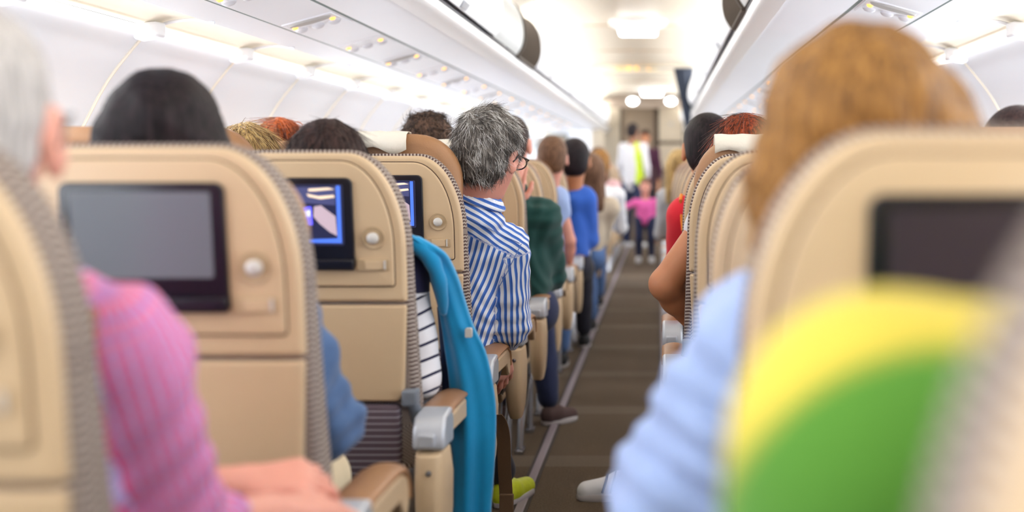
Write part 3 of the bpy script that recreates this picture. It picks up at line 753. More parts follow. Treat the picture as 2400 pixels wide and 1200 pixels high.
    if not lite or aisle:
        for x in (-0.17, 0.20) if aisle else (-0.17,):
            b = MB(); b.tube([(s * x, 0.20, 0.345), (s * x, 0.14, 0.20), (s * x, 0.06, 0.012)], [0.014, 0.012, 0.014], 8); b.box(s * x - 0.018, s * x + 0.018, 0.02, 0.12, 0.0, 0.014); b.build('leg', STEEL, t)
            b = MB(); b.tube([(s * x, 0.50, 0.345), (s * x, 0.49, 0.20), (s * x, 0.47, 0.012)], [0.014, 0.012, 0.014], 8); b.box(s * x - 0.018, s * x + 0.018, 0.43, 0.51, 0.0, 0.014); b.build('leg', STEEL, t)
            b = MB(); b.tube([(s * x, 0.07, 0.05), (s * x, 0.48, 0.24)], 0.008, 6); b.build('leg_brace', STEEL, t)
    b = MB(); b.box(-0.215, 0.215, 0.17, 0.58, 0.315, 0.345); b.build('seat_pan', SHELLD, t, bevel=0.01)
    return t
def yk(k): return 1.13 + 0.79 * k
XL = (-0.754, -1.222, -1.672); XR = (0.295, 0.750, 1.205)
def place(t, x, k, label, group, rz=0.0, dy=0.0):
    t.location = (x, yk(k) + dy, 0); t.rotation_euler.z = rz
    tag(t, label, 'seat', group)
GL, GR = 'airline seats left of the aisle', 'airline seats right of the aisle'
# left aisle seats, row by row from the camera
place(make_seat(1, screenkind='dark', head=-0.05, hw_=0.165), XL[0], 0, 'beige airline seat at the left edge, partly behind the pink checked shirt', GL)
place(make_seat(1, screenkind='off', head=0.018), XL[0], 1, 'beige airline seat with a blank grey screen, in front of the black haired passenger', GL)
place(make_seat(1, screenkind='film_near', head=0.0), XL[0], 2, 'beige airline seat with a lit blue screen, beside the denim sleeve', GL)
place(make_seat(1, screenkind='film', head=0.088, cover=(-0.17, 0.066)), XL[0], 3, 'beige airline seat behind the turquoise jacket, tan headrest with white cloth cover', GL)
place(make_seat(1, head=0.082, cover=(-0.17, 0.15), hx=0.02), XL[0], 4, 'beige airline seat hidden behind the striped shirt man, white covered headrest', GL)
far_al = make_seat(1, head=0.04, lite=True)
place(far_al, XL[0], 5, 'beige airline seat directly behind the green sweater passenger in the left aisle column', GL)
for k in range(6, 21):
    if k == 15: continue
    o = copy_tree(far_al); place(o, XL[0], k, 'beige airline seat in the left aisle column, %s row from the camera' % ORD[k], GL)
mid = make_seat(1, aisle=False, head=0.085, lite=True)
place(mid, XL[1], 4, 'beige middle seat with tan headrest, behind the red haired passenger', GL)
place(make_seat(1, aisle=False, head=0.108, hx=-0.045, hw_=0.165, lite=True), XL[1], 3, 'beige middle seat whose tan headrest shows left of the streaked blond hair', GL)
for k in (1, 2, 5, 6, 7, 8, 9, 10, 11):
    o = copy_tree(mid); place(o, XL[1], k, 'beige middle seat left of the aisle, %s row from the camera' % ORD[k], GL)
for k in (3, 4, 5, 6, 7):
    o = copy_tree(mid); place(o, XL[2], k, 'beige window seat on the left, %s row from the camera' % ORD[k], GL)
# right side
place(make_seat(-1, screenkind='dark', head=-0.05, hw_=0.15, hx=0.02), XR[0] + 0.012, -1, 'beige airline seat at the lower right edge, very close and blurred', GR, dy=0.01)
place(make_seat(-1, screenkind='dark', head=0.03), XR[0], 0, 'large blurred beige airline seat with dark screen behind the long blond hair', GR)
place(make_seat(-1, head=0.02), XR[0], 1, 'beige airline seat right of the aisle, next ahead of the blurred blond haired passenger', GR)
place(make_seat(-1, head=0.03), XR[0], 2, 'beige airline seat right of the aisle, just nearer than the sharp striped seat edge', GR)
place(make_seat(-1, head=0.08, cover=(-0.15, 0.15)), XR[0], 3, 'beige airline seat right of the aisle with white headrest cover and sharp striped edge', GR)
far_ar = make_seat(-1, head=0.045, lite=True)
place(far_ar, XR[0], 4, 'beige airline seat right of the aisle, next to the red knitted sleeve', GR)
for k in range(5, 21):
    if k == 15: continue
    o = copy_tree(far_ar); place(o, XR[0], k, 'beige airline seat in the right aisle column, %s row from the camera' % ORD[k + 1], GR)
for k in (0, 2, 3):
    o = copy_tree(mid); place(o, XR[1], k, 'beige middle seat right of the aisle, %s row from the camera' % ORD[k + 1], GR)
# ================================================================ people
def skin(name, c): return mat(name, c, 0.5, sss=0.12, noise=0.04, nscale=40)
SK1 = skin('fair_skin', srgb(232, 182, 160)); SK2 = skin('rosy_skin', srgb(218, 154, 136)); SK3 = skin('tan_skin', srgb(190, 126, 88)); SK4 = skin('brown_skin', srgb(150, 100, 72))
def hairm(name, a, b, rough=0.58):
    m = bpy.data.materials.new(name); m.use_nodes = True; h = N(m)
    tc = h.add('ShaderNodeTexCoord'); mp = h.add('ShaderNodeMapping'); mp.inputs['Scale'].default_value = (160, 160, 9); h.ln(tc.outputs['Object'], mp.inputs['Vector'])
    nz = h.add('ShaderNodeTexNoise'); nz.inputs['Scale'].default_value = 1.0; nz.inputs['Detail'].default_value = 4; nz.inputs['Distortion'].default_value = 0.6; h.ln(mp.outputs['Vector'], nz.inputs['Vector'])
    h.ln(ramp(h, nz.outputs['Fac'], [(0.36, a), (0.66, b)], 'LINEAR'), h.b.inputs['Base Color'])
    h.b.inputs['Roughness'].default_value = rough; h.b.inputs['Specular IOR Level'].default_value = 0.2
    bp = h.add('ShaderNodeBump'); bp.inputs['Strength'].default_value = 0.6; bp.inputs['Distance'].default_value = 0.003
    h.ln(nz.outputs['Fac'], bp.inputs['Height']); h.ln(bp.outputs['Normal'], h.b.inputs['Normal']); return m
H_BLACK = hairm('black_hair', srgb(14, 10, 14), srgb(42, 32, 36)); H_DBROWN = hairm('dark_brown_hair', srgb(28, 18, 18), srgb(70, 50, 46))
H_BLOND = hairm('dark_blond_hair', srgb(96, 74, 48), srgb(214, 180, 118)); H_RED = hairm('auburn_hair', srgb(96, 40, 18), srgb(196, 98, 44))
H_REDB = hairm('red_brown_hair', srgb(66, 30, 20), srgb(168, 76, 42)); H_GREY = hairm('grey_hair', srgb(74, 68, 64), srgb(150, 146, 142)); H_LGREY = hairm('light_grey_hair', srgb(150, 146, 144), srgb(206, 202, 200))
H_CURL = hairm('curly_dark_brown_hair', srgb(54, 38, 32), srgb(118, 92, 76)); H_BROWN = hairm('brown_hair', srgb(70, 48, 36), srgb(136, 102, 78)); H_GOLD = hairm('golden_brown_hair', srgb(92, 60, 32), srgb(176, 128, 68))
def cloth(name, c, amp=0.03): return mat(name, c, 0.9, noise=amp, nscale=50, bump=0.12, bscale=300, sheen=0.15)
NAVYJ = cloth('navy_jeans', srgb(38, 48, 84)); BLUEJ = cloth('blue_jeans', srgb(84, 116, 170), 0.15); DENIM = cloth('denim_blue', srgb(76, 104, 146), 0.2)
CREAMT = cloth('cream_trousers', srgb(222, 204, 170)); DARKT = cloth('dark_trousers', srgb(34, 34, 48)); GREENS = cloth('dark_green_knit', srgb(14, 66, 62)); BLUES = cloth('royal_blue_cotton', srgb(48, 100, 200))
LBLUE = cloth('pale_blue_denim', srgb(158, 180, 226), 0.06); REDK = cloth('red_knit', srgb(214, 26, 46)); GREYH = cloth('grey_hoodie', srgb(168, 168, 172)); PINKC = cloth('pink_cotton', srgb(236, 104, 180))
WHITEC = cloth('white_cotton', srgb(234, 236, 242)); GREYW = cloth('pale_grey_cotton', srgb(214, 212, 216)); BEIGEC = cloth('beige_cotton', srgb(206, 190, 166)); PURPC = cloth('dark_purple_cotton', srgb(70, 24, 54)); LIMEC = mat('lime_vest', srgb(196, 220, 40), 0.7)
SHOEW = mat('white_sneaker_leather', srgb(232, 232, 236), 0.5); SHOEB = mat('brown_suede', srgb(92, 72, 70), 0.9, noise=0.15, nscale=80, bump=0.2, bscale=400); SHOEY = mat('yellow_trainer', srgb(206, 218, 40), 0.5, noise=0.2, nscale=60)
SOLE = mat('pale_sole', srgb(196, 190, 190), 0.6); BLACKR = mat('black_rubber', srgb(26, 26, 28), 0.6)
GLASSF = mat('dark_glasses_frame', srgb(34, 28, 28), 0.3)
def glass_mat():
    m = bpy.data.materials.new('spectacle_lens'); m.use_nodes = True; h = N(m)
    h.b.inputs['Transmission Weight'].default_value = 1.0; h.b.inputs['Roughness'].default_value = 0.02; h.b.inputs['IOR'].default_value = 1.1; h.b.inputs['Base Color'].default_value = (0.9, 0.95, 0.95, 1)
    return m
LENSG = glass_mat()
def attr_cloth(name, build):
    m = bpy.data.materials.new(name); m.use_nodes = True; h = N(m)
    h.ln(build(h), h.b.inputs['Base Color']); h.b.inputs['Roughness'].default_value = 0.88; h.b.inputs['Sheen Weight'].default_value = 0.1
    return m
def stripes(per, stops):
    return lambda h: ramp(h, mth(h, 'FRACT', mth(h, 'MULTIPLY', attr(h, 'u'), 1 / per)), stops)
BSTRIPE = attr_cloth('blue_white_striped_cotton', stripes(0.0165, [(0, srgb(236, 240, 250)), (0.5, srgb(70, 120, 206)), (0.74, srgb(44, 92, 184)), (0.9, srgb(70, 120, 206))]))
BRETON = attr_cloth('white_navy_striped_jersey', stripes(0.036, [(0, srgb(240, 240, 246)), (0.82, srgb(26, 26, 64))]))
def chk(h):
    u = mth(h, 'SINE', mth(h, 'MULTIPLY', attr(h, 'u'), 2 * PI / 0.0155)); v = mth(h, 'SINE', mth(h, 'MULTIPLY', attr(h, 'v'), 2 * PI / 0.0155))
    a = h.add('ShaderNodeMix', data_type='RGBA'); h.ln(ramp(h, u, [(0.45, (0, 0, 0, 1)), (0.75, (1, 1, 1, 1))], 'LINEAR'), a.inputs[0])
    a.inputs[6].default_value = srgb(214, 92, 134); a.inputs[7].default_value = srgb(186, 168, 218)
    b = h.add('ShaderNodeMix', data_type='RGBA'); h.ln(mth(h, 'MULTIPLY', mth(h, 'GREATER_THAN', v, 0.35), 0.45), b.inputs[0])
    h.ln(a.outputs[2], b.inputs[6]); b.inputs[7].default_value = srgb(132, 120, 200); return b.outputs[2]
CHECKM = attr_cloth('pink_lilac_checked_cotton', chk)
GREENY = attr_cloth('green_yellow_jersey', lambda h: ramp(h, attr(h, 'u'), [(0.0, srgb(76, 132, 36)), (0.44, srgb(76, 132, 36)), (0.56, srgb(206, 186, 66))], 'LINEAR'))

V3 = lambda *a: np.array(a, float)
def hand(B, w, d, n, sc=1.0, curl=0.35, side=1, spread=1.0, curls=None):
    """palm and five bent fingers: w wrist, d pointing, n out of the back of the hand"""
    d = V3(*d); d /= np.linalg.norm(d); n = V3(*n); n -= d * (n @ d); n /= np.linalg.norm(n); s = np.cross(d, n) * side; w = V3(*w)
    kn = []
    for i, (o, r) in enumerate(((0.030, 0.0115), (0.010, 0.012), (-0.010, 0.0115), (-0.028, 0.0105))):
        kp = w + sc * (d * (0.088 - 0.006 * abs(i - 1)) + s * o * spread + n * 0.003)
        B.cap(w + sc * s * o * 0.55 + d * 0.008 * sc, kp, 0.0145 * sc, r * sc, 0.012 * sc); kn.append(kp)
    for i, (L, r) in enumerate(((0.070, 0.0088), (0.080, 0.009), (0.074, 0.0086), (0.058, 0.0078))):
        c = curls[i] if curls else curl * (1 + 0.12 * i); p = kn[i]; a = c * 0.6; dirv = d + s * 0.10 * (1.5 - i) * spread
        for j, fr in enumerate((0.45, 0.30, 0.25)):
            q = p + sc * L * fr * (dirv * math.cos(a) - n * math.sin(a)); B.cap(p, q, r * sc * (1 - 0.1 * j), r * sc * (0.95 - 0.1 * j), 0.004); p = q; a += c
    p = w + sc * (d * 0.022 + s * 0.022); t1 = p + sc * 0.040 * (d * 0.65 + s * 0.72 - n * 0.2); t2 = t1 + sc * 0.032 * (d * 0.85 + s * 0.42 - n * 0.3); t3 = t2 + sc * 0.026 * (d * 0.95 + s * 0.1 - n * 0.35)
    B.cap(p, t1, 0.015 * sc, 0.0115 * sc, 0.012); B.cap(t1, t2, 0.011 * sc, 0.010 * sc, 0.004); B.cap(t2, t3, 0.010 * sc, 0.008 * sc, 0.004)
def head(B, c, R, sc=1.0, ears=True):
    def q(*v): return V3(*c) + R @ (V3(*v) * sc)
    B.ell(q(0, -0.014, 0.03), V3(0.073, 0.092, 0.086) * sc, R, 0.02)
    B.ell(q(0, 0.030, -0.025), V3(0.058, 0.058, 0.080) * sc, R, 0.03)
    B.ell(q(0, 0.046, -0.088), V3(0.034, 0.032, 0.026) * sc, R, 0.03)
    B.cap(q(0, 0.086, 0.012), q(0, 0.104, -0.026), 0.008 * sc, 0.013 * sc, 0.012)
    B.ell(q(0, 0.088, -0.056), V3(0.022, 0.008, 0.005) * sc, R, 0.006)
    B.ell(q(0, 0.088, -0.066), V3(0.018, 0.008, 0.006) * sc, R, 0.006)
    for s in (-1, 1):
        B.ell(q(s * 0.030, 0.094, 0.010), V3(0.015, 0.012, 0.010) * sc, R, 0.008, sub=True)
        B.ell(q(s * 0.030, 0.080, 0.008), V3(0.0125, 0.0125, 0.0125) * sc, R, 0.004)
        if ears:
            B.ell(q(s * 0.079, -0.012, -0.006), V3(0.009, 0.019, 0.033) * sc, R @ Rm(yaw=s * -0.35), 0.008)
            B.ell(q(s * 0.087, -0.006, 0.0), V3(0.006, 0.009, 0.018) * sc, R @ Rm(yaw=s * -0.35), 0.004, sub=True)
    return q
def hair_body(q, R, sc, style, extra=None):
    Hb = Body()
    if style in ('short', 'curly', 'crop', 'thin'):
        g = {'short': 0.0, 'curly': 0.010, 'crop': -0.004, 'thin': -0.003}[style]
        Hb.ell(q(0, -0.018, 0.036), V3(0.080 + g, 0.098 + g, 0.088 + g) * sc, R)
        Hb.ell(q(0, -0.050, -0.020), V3(0.070 + g, 0.058 + g, 0.066) * sc, R, 0.03)
        Hb.ell(q(0, 0.112, -0.045), V3(0.092, 0.085, 0.098) * sc, R, 0.012, sub=True)
        for s in (-1, 1): Hb.ell(q(s * 0.092, -0.004, -0.034), V3(0.020, 0.030, 0.050) * sc, R, 0.008, sub=True)
        Hb.ell(q(0, -0.02, -0.135), V3(0.10, 0.10, 0.062) * sc, R, 0.015, sub=True)
    else:
        w = {'long': 0.0, 'full': 0.010, 'bob': 0.006}[style]
        Hb.ell(q(0, -0.018, 0.034), V3(0.086 + w, 0.102 + w, 0.092 + w) * sc, R)
        zb = {'long': -0.24, 'full': -0.22, 'bob': -0.12}[style]
        for x in (-0.05, 0, 0.05): Hb.cap(q(x, -0.045, 0.0), q(x * 1.25, -0.07, zb), 0.050 * sc, 0.034 * sc, 0.03)
        for s in (-1, 1): Hb.cap(q(s * 0.068, 0.005, 0.01), q(s * 0.085, -0.02, zb * 0.95), 0.028 * sc, 0.022 * sc, 0.02)
        Hb.ell(q(0, 0.115, -0.05), V3(0.062, 0.080, 0.105) * sc, R, 0.012, sub=True)
    for e in (extra or []): Hb.cap(*e)
    return Hb
def eyes(q, R, par, sc):
    for s in (-1, 1):
        b = MB(); c = q(s * 0.030, 0.0885, 0.008); b.disc(c, tuple(R @ V3(0, 1, 0)), [(0.0062 * sc, 0), (0.004 * sc, 0.003), (0.0, 0.0042)], 12); b.build('eye', GLASSF, par)
def glasses(q, R, par, sc=1.0):
    b = MB()
    for s in (-1, 1):
        b.tube([q(s * 0.033 + 0.026 * math.cos(a) , 0.106, 0.004 + 0.018 * math.sin(a)) for a in [2 * PI * k / 20 for k in range(20)]], 0.0022, 6, closed=True)
        b.tube([q(s * 0.059, 0.105, 0.010), q(s * 0.078, 0.075, 0.012), q(s * 0.086, 0.0, 0.012), q(s * 0.084, -0.022, -0.008)], 0.0028, 6)
    b.tube([q(-0.008, 0.107, 0.008), q(0.008, 0.107, 0.008)], 0.0018, 6)
    g = b.build('glasses', GLASSF, par)
    for s in (-1, 1):
        b = MB(); b.disc(q(s * 0.033, 0.105, 0.004), tuple(R @ V3(0, 1, 0)), [(0.021, -0.0004), (0.021, 0.0004)], 18); b.build('lens', LENSG, g)
def shoe(name, heel, toe, m, sole, par, w=0.04, vox=0.006, h=0.055):
    heel, toe = V3(*heel), V3(*toe); B_ = Body(); d = (toe - heel)
    B_.cap(heel + V3(0, 0, h * 0.85), heel + d * 0.35 + V3(0, 0, h * 0.8), w * 0.85, w * 0.9, 0.02); B_.cap(heel + d * 0.35 + V3(0, 0, h * 0.7), toe + V3(0, 0, 0.030), w * 0.9, w * 0.62, 0.02)
    B_.cap(heel + V3(0, 0, 0.03), toe + V3(0, 0, 0.025), w * 0.72, w * 0.65, 0.02)
    o = body_obj(name, B_, vox, m, par)
    S = Body(); S.cap(heel + V3(0, 0, 0.018), heel + d * 0.5 + V3(0, 0, 0.016), w * 0.55, w * 0.62, 0.02); S.cap(heel + d * 0.5 + V3(0, 0, 0.016), toe + V3(0, 0, 0.016), w * 0.62, w * 0.55, 0.02)
    vv = o.data.vertices; zmin = min(v.co.z for v in vv)
    b = MB(); n = 22; side = np.cross(d / np.linalg.norm(d), V3(0, 0, 1)); u = d / np.linalg.norm(d); L = np.linalg.norm(d)
    lo = []
    for z, k in ((0.0, 0.98), (0.004, 1.02), (0.018, 1.02), (0.022, 0.98)):
        ring = []
        for j in range(n):
            a = 2 * PI * j / n; ring.append(tuple(heel + u * (L / 2 + (L / 2 + w * 0.72) * k * math.cos(a)) + side * w * 0.98 * k * math.copysign(abs(math.sin(a)) ** 0.7, math.sin(a)) * (1.0 if math.cos(a) > -0.3 else 0.92) + V3(0, 0, z)))
        lo.append(ring)
    b.loft(lo); b.build('sole', sole, o)
    return o
def seated(label, X, Y, hc, hairc, style='short', yaw=0.0, pitch=0.0, roll=0.0, hs=1.0, sk=SK1, shirt=WHITEC, sleeve='long', trou=DARKT, neck=None,
           shR=None, shL=None, elR=None, elL=None, wrR=None, wrL=None, handR=None, handL=None, vox=0.009, extra=None, legs=True, hdisp=None, attrs=None, sattrs=None,
           kneeR=None, kneeL=None, anR=None, anL=None, toR=None, toL=None, shoem=BLACKR, fold=0.0035, group=None, armr=1.0, feet=True, hvox=None, gl=False, fs=1.0, hips=None, face=False):
    """a seated passenger; joints are given in metres in the cabin, hips at (X, Y, 0.50)"""
    t = empty('person', (X, Y, 0)); O = V3(X, Y, 0); L = lambda p: V3(*p) - O
    hc = L(hc); R = Rm(yaw, pitch, roll)
    nb = L(neck) if neck is not None else V3(hc[0] * 0.7, hc[1] - 0.03, hc[2] - 0.17)
    shR = L(shR) if shR is not None else nb + V3(0.165, 0, -0.065); shL = L(shL) if shL is not None else nb + V3(-0.165, 0, -0.065)
    elR = L(elR) if elR is not None else shR + V3(0.03, 0.10, -0.25); elL = L(elL) if elL is not None else shL + V3(-0.03, 0.10, -0.25)
    wrR = L(wrR) if wrR is not None else elR + V3(-0.06, 0.22, 0.02); wrL = L(wrL) if wrL is not None else elL + V3(0.06, 0.22, 0.02)
    B = Body(); q = head(B, hc, R, hs)
    B.cap(q(0, -0.020, -0.050), nb + V3(0, 0, -0.01), 0.052 * hs, 0.058, 0.03)
    ch = (shR + shL) / 2 + V3(0, 0.0, -0.10); pel = V3(0, 0.0, 0.53)
    B.cap(shR, shL, 0.040, 0.040, 0.02); B.cap(ch, pel, 0.070, 0.085, 0.04)
    r = armr
    for sh, el, wr, hd, sd in ((shR, elR, wrR, handR, 1), (shL, elL, wrL, handL, -1)):
        B.cap(sh, el, 0.043 * r, 0.036 * r, 0.02); m_ = el + (wr - el) * 0.3; B.cap(el, m_, 0.036 * r, 0.036 * r, 0.015); B.cap(m_, wr, 0.036 * r, 0.024 * r, 0.02)
        hd = hd or {}
        hand(B, wr, hd.get('d', wr - el), hd.get('n', (0, 0, 1)), hd.get('sc', 1.0), hd.get('curl', 0.4), hd.get('side', -1 if sd > 0 else 1), hd.get('spread', 1.0))
    kR = L(kneeR) if kneeR is not None else V3(0.10, 0.40, 0.50); kL = L(kneeL) if kneeL is not None else V3(-0.10, 0.40, 0.50)
    aR = L(anR) if anR is not None else kR + V3(0, -0.02, -0.40); aL = L(anL) if anL is not None else kL + V3(0, -0.02, -0.40)
    if legs:
        for kn, an, sx_ in ((kR, aR, 0.09), (kL, aL, -0.09)):
            B.cap(V3(sx_, 0.02, 0.51), kn, 0.062, 0.045, 0.03); B.cap(kn, an, 0.045, 0.032, 0.02)
    bo = body_obj('body', B, vox, sk, t, attrs=attrs)
    Hb = hair_body(q, R, hs, style, extra)
    body_obj('hair', Hb, hvox or vox * 0.8, hairc, t, disp=hdisp)
    S = Body(); S.cap(shR, shL, 0.060, 0.060, 0.04); S.cap(shR * 0.7 + shL * 0.3 + V3(0, 0, -0.02), V3(0.06, 0.0, 0.56), 0.090, 0.095, 0.05); S.cap(shL * 0.7 + shR * 0.3 + V3(0, 0, -0.02), V3(-0.06, 0.0, 0.56), 0.090, 0.095, 0.05)
    S.cap(nb + V3(0, 0, -0.02), nb + V3(0, 0, -0.06), 0.060, 0.085, 0.03)
    for sh, el, wr in ((shR, elR, wrR), (shL, elL, wrL)):
        e_ = sh + (el - sh) * sleeve if isinstance(sleeve, float) else (el if sleeve != 'short' else sh + (el - sh) * 0.55)
        S.cap(sh, e_, 0.060 * r, 0.052 * r, 0.03)
        if sleeve == 'long': S.cap(el, el + (wr - el) * 0.88, 0.052 * r, 0.038 * r, 0.02)
        if sleeve == 'rolled': S.cap(el, el + (wr - el) * 0.25, 0.053 * r, 0.050 * r, 0.02)
    body_obj('shirt', S, vox, shirt, t, disp=folds(fold, ph=X * 7 + Y, fs=fs), attrs=(lambda V: sattrs(V, dict(shR=shR, elR=elR, wrR=wrR, shL=shL, elL=elL, nb=nb, O=O))) if sattrs else None)
    if legs:
        T = Body(); T.cap(V3(-0.07, 0.0, 0.54), V3(0.07, 0.0, 0.54), 0.105, 0.105, 0.03)
        for kn, an, sx_ in ((kR, aR, 0.09), (kL, aL, -0.09)):
            T.cap(V3(sx_, 0.02, 0.52), kn, 0.082, 0.062, 0.04); T.cap(kn, an + (kn - an) * 0.05, 0.062, 0.050, 0.02)
        body_obj('trousers', T, vox, trou, t, disp=folds(0.003, ph=Y))
        if feet:
            for an, to in ((aR, toR), (aL, toL)):
                to_ = L(to) if to is not None else V3(an[0], an[1] + 0.16, 0.0)
                shoe('shoe', V3(an[0], an[1] - 0.02, 0.0), V3(to_[0], to_[1], 0.0), shoem, SOLE, t, vox=max(vox * 0.8, 0.006))
    if gl: glasses(q, R, t, hs)
    if face: eyes(q, R, t, hs)
    tag(t, label, 'person', group)
    return t, q, R
def strands(name, par, src, count, length, rad, mats, flow, jitter=0.35, lift=0.3, seed=1, keep=None, seg=5, curlf=0.0, clump=0.0):
    """loose hairs growing out of a hair mesh"""
    rg = np.random.default_rng(seed); me = src.data; nv = len(me.vertices)
    co = np.empty(nv * 3); me.vertices.foreach_get('co', co); co = co.reshape(-1, 3)
    no = np.empty(nv * 3); me.vertices.foreach_get('normal', no); no = no.reshape(-1, 3)
    ids = rg.integers(0, nv, count)
    vs = []; fs = []; fm = []
    for i in ids:
        p = co[i] + rg.normal(0, 0.002, 3); n = no[i]
        if keep is not None and not keep(p): continue
        f = flow(p, n); f = f - n * (f @ n); l = np.linalg.norm(f)
        if l < 1e-6: continue
        f = f / l + rg.normal(0, jitter, 3); f /= np.linalg.norm(f)
        Ls = length * rg.uniform(0.5, 1.3); ax = np.cross(f, n); ph = rg.uniform(0, 6.28); mi = int(rg.integers(0, len(mats)))
        if clump: mi = int(np.clip((0.5 + 0.5 * math.sin(85 * p[0] + 3 * math.sin(40 * p[2])) * math.sin(60 * p[2] + 50 * p[1]) + rg.normal(0, clump)) * len(mats), 0, len(mats) - 1))
        b0 = len(vs)
        for j in range(seg):
            u = j / (seg - 1); c = p - n * 0.002 + f * Ls * u + n * lift * Ls * (u - 0.75 * u * u) + ax * curlf * Ls * math.sin(u * 5 + ph); rr = rad * (1.25 - 0.85 * u)
            vs += [c + ax * rr, c + n * rr, c - ax * rr]
            if j:
                k = b0 + 3 * (j - 1)
                fs += [(k, k + 1, k + 4, k + 3), (k + 1, k + 2, k + 5, k + 4), (k + 2, k, k + 3, k + 5)]; fm += [mi] * 3
    return mesh_obj(name, vs, fs, mats[0], par, mats=mats, fm=fm)
def proj_attr(axis_a, axis_b, p):
    ba = axis_b - axis_a; L_ = (ba ** 2).sum(); t = ((p - axis_a) @ ba) / L_; d = np.linalg.norm(p - axis_a - np.clip(t, 0, 1)[:, None] * ba, axis=1); return t, d, math.sqrt(L_)

# -- left side ---------------------------------------------------------------
def a_check(V, J):
    t, d, L_ = proj_attr(J['shR'], J['elR'], V); arm = d < 0.085
    e = (J['elR'] - J['shR']) / L_; s = np.cross(e, V3(0, 1, 0)); s /= np.linalg.norm(s); w = np.cross(e, s); rel = V - J['shR']
    ang = np.arctan2(rel @ s, rel @ w)
    return {'u': np.where(arm, ang * 0.065, V[:, 0] * 0.9 + V[:, 2] * 0.25), 'v': np.where(arm, t * L_, V[:, 2])}
P_, q_, R_ = seated('person with short grey hair, glasses and pink checked shirt at the left edge', -0.72, 1.40, (-0.700, 1.31, 1.152), H_LGREY, 'crop', yaw=0.24, pitch=0.12, sk=SK2, hs=1.15,
       shirt=CHECKM, sleeve='rolled', trou=BEIGEC, shR=(-0.574, 1.40, 0.922), shL=(-0.86, 1.40, 1.000), neck=(-0.70, 1.36, 1.02), elR=(-0.545, 1.49, 0.695), wrR=(-0.490, 1.655, 0.682),
       handR=dict(sc=1.12, d=(0.45, 1.0, -0.2), n=(0.2, 0.1, 1), curl=0.16, side=-1), elL=(-0.86, 1.60, 0.69), wrL=(-0.575, 1.80, 0.685), handL=dict(d=(1, 0.15, 0.05), n=(0, -0.5, 1), curl=0.75, side=1),
       vox=0.0055, sattrs=a_check, fs=1.8, fold=0.005, gl=True, hdisp=hairdisp(0.0015), armr=1.08)
gh = [c for c in P_.children if c.name.startswith('hair')][0]
P_, q_, R_ = seated('person with black hair in a denim shirt, seated ahead of the blank grey screen', -0.78, 2.20, (-0.822, 2.165, 1.150), H_BLACK, 'bob', yaw=0.12, roll=0.10, hs=1.0, sk=SK3,
       shirt=DENIM, trou=CREAMT, neck=(-0.79, 2.15, 0.98), shR=(-0.655, 2.19, 0.905), elR=(-0.588, 2.31, 0.668), wrR=(-0.64, 2.55, 0.650), vox=0.007, armr=1.12, hdisp=hairdisp(0.002, 90), fold=0.0075, fs=2.0,
       extra=[((0.02, -0.06, 1.15), (0.062, -0.075, 1.105), 0.05, 0.045, 0.03)])
def a_breton(V, J):
    t, d, L_ = proj_attr(J['shR'], J['elR'], V); arm = d < 0.075
    return {'u': np.where(J['shR'][2] - V[:, 2] < 0.055, 0.0335, np.where(arm, t * L_, -V[:, 2]) + 0.006 * np.sin(30 * V[:, 1] + 9 * V[:, 0]))}
P_, q_, R_ = seated('person with straight dark brown hair and a white jersey with thin navy stripes', -0.752, 3.00, (-0.750, 2.965, 1.096), H_DBROWN, 'long', hs=1.04, sk=SK1, shirt=BRETON, trou=DARKT,
       neck=(-0.75, 2.97, 0.935), shR=(-0.600, 2.99, 0.885), elR=(-0.562, 3.02, 0.640), wrR=(-0.60, 3.25, 0.66), vox=0.0065, sattrs=a_breton, hdisp=hairdisp(0.0018, 170), armr=1.05, fold=0.006)
hb_ = [c for c in P_.children if c.name.startswith('hair')][0]
strands('loose_hairs', P_, hb_, 2600, 0.07, 0.0006, [H_DBROWN, H_BLACK], lambda p, n: V3(p[0] * 0.9, -0.25, -1.0), 0.06, 0.02, 3, keep=lambda p: p[2] > 1.05)
P_, q_, R_ = seated('person with streaked blond hair in the middle seat, only the crown of the head showing', -1.19, 3.80, (-1.185, 3.76, 1.120), H_BLOND, 'long', yaw=0.2, hs=1.0, shirt=WHITEC, vox=0.010, hvox=0.006, hdisp=hairdisp(0.002, 120), legs=False)
hb_ = [c for c in P_.children if c.name.startswith('hair')][0]
HG1 = mat('blond_strand', srgb(222, 192, 134), 0.4); HG2 = mat('dark_blond_strand', srgb(112, 86, 56), 0.4); HG3 = mat('mid_blond_strand', srgb(166, 132, 84), 0.4)
strands('loose_hairs', P_, hb_, 3600, 0.07, 0.0009, [HG1, HG2, HG3, HG3], lambda p, n: V3(p[0] + 0.25, -0.1, -0.8), 0.10, 0.06, 4, keep=lambda p: p[2] > 1.08 and p[1] < 0.05)
P_, q_, R_ = seated('person with bright auburn hair showing above a tan headrest by the left wall', -1.315, 4.58, (-1.318, 4.545, 1.180), H_RED, 'long', hs=0.88, shirt=GREYW, vox=0.010, hvox=0.006, hdisp=hairdisp(0.0015, 170), legs=False)
hb_ = [c for c in P_.children if c.name.startswith('hair')][0]
HR1 = mat('copper_strand', srgb(198, 96, 40), 0.4); HR2 = mat('dark_auburn_strand', srgb(92, 38, 18), 0.4)
strands('loose_hairs', P_, hb_, 2600, 0.08, 0.0009, [HR1, HR2, H_RED], lambda p, n: V3(p[0] * 1.2, -0.1, -0.9), 0.06, 0.02, 5, keep=lambda p: p[2] > 1.14 and p[1] < 0.05)
b = MB(); b.tube([(0.055 + 0.022 * math.cos(a), -0.03, 1.245 + 0.03 * math.sin(a)) for a in [-2.2 + 0.42 * k for k in range(12)]], 0.0016, 5); b.build('stray_curl', HR1, P_)
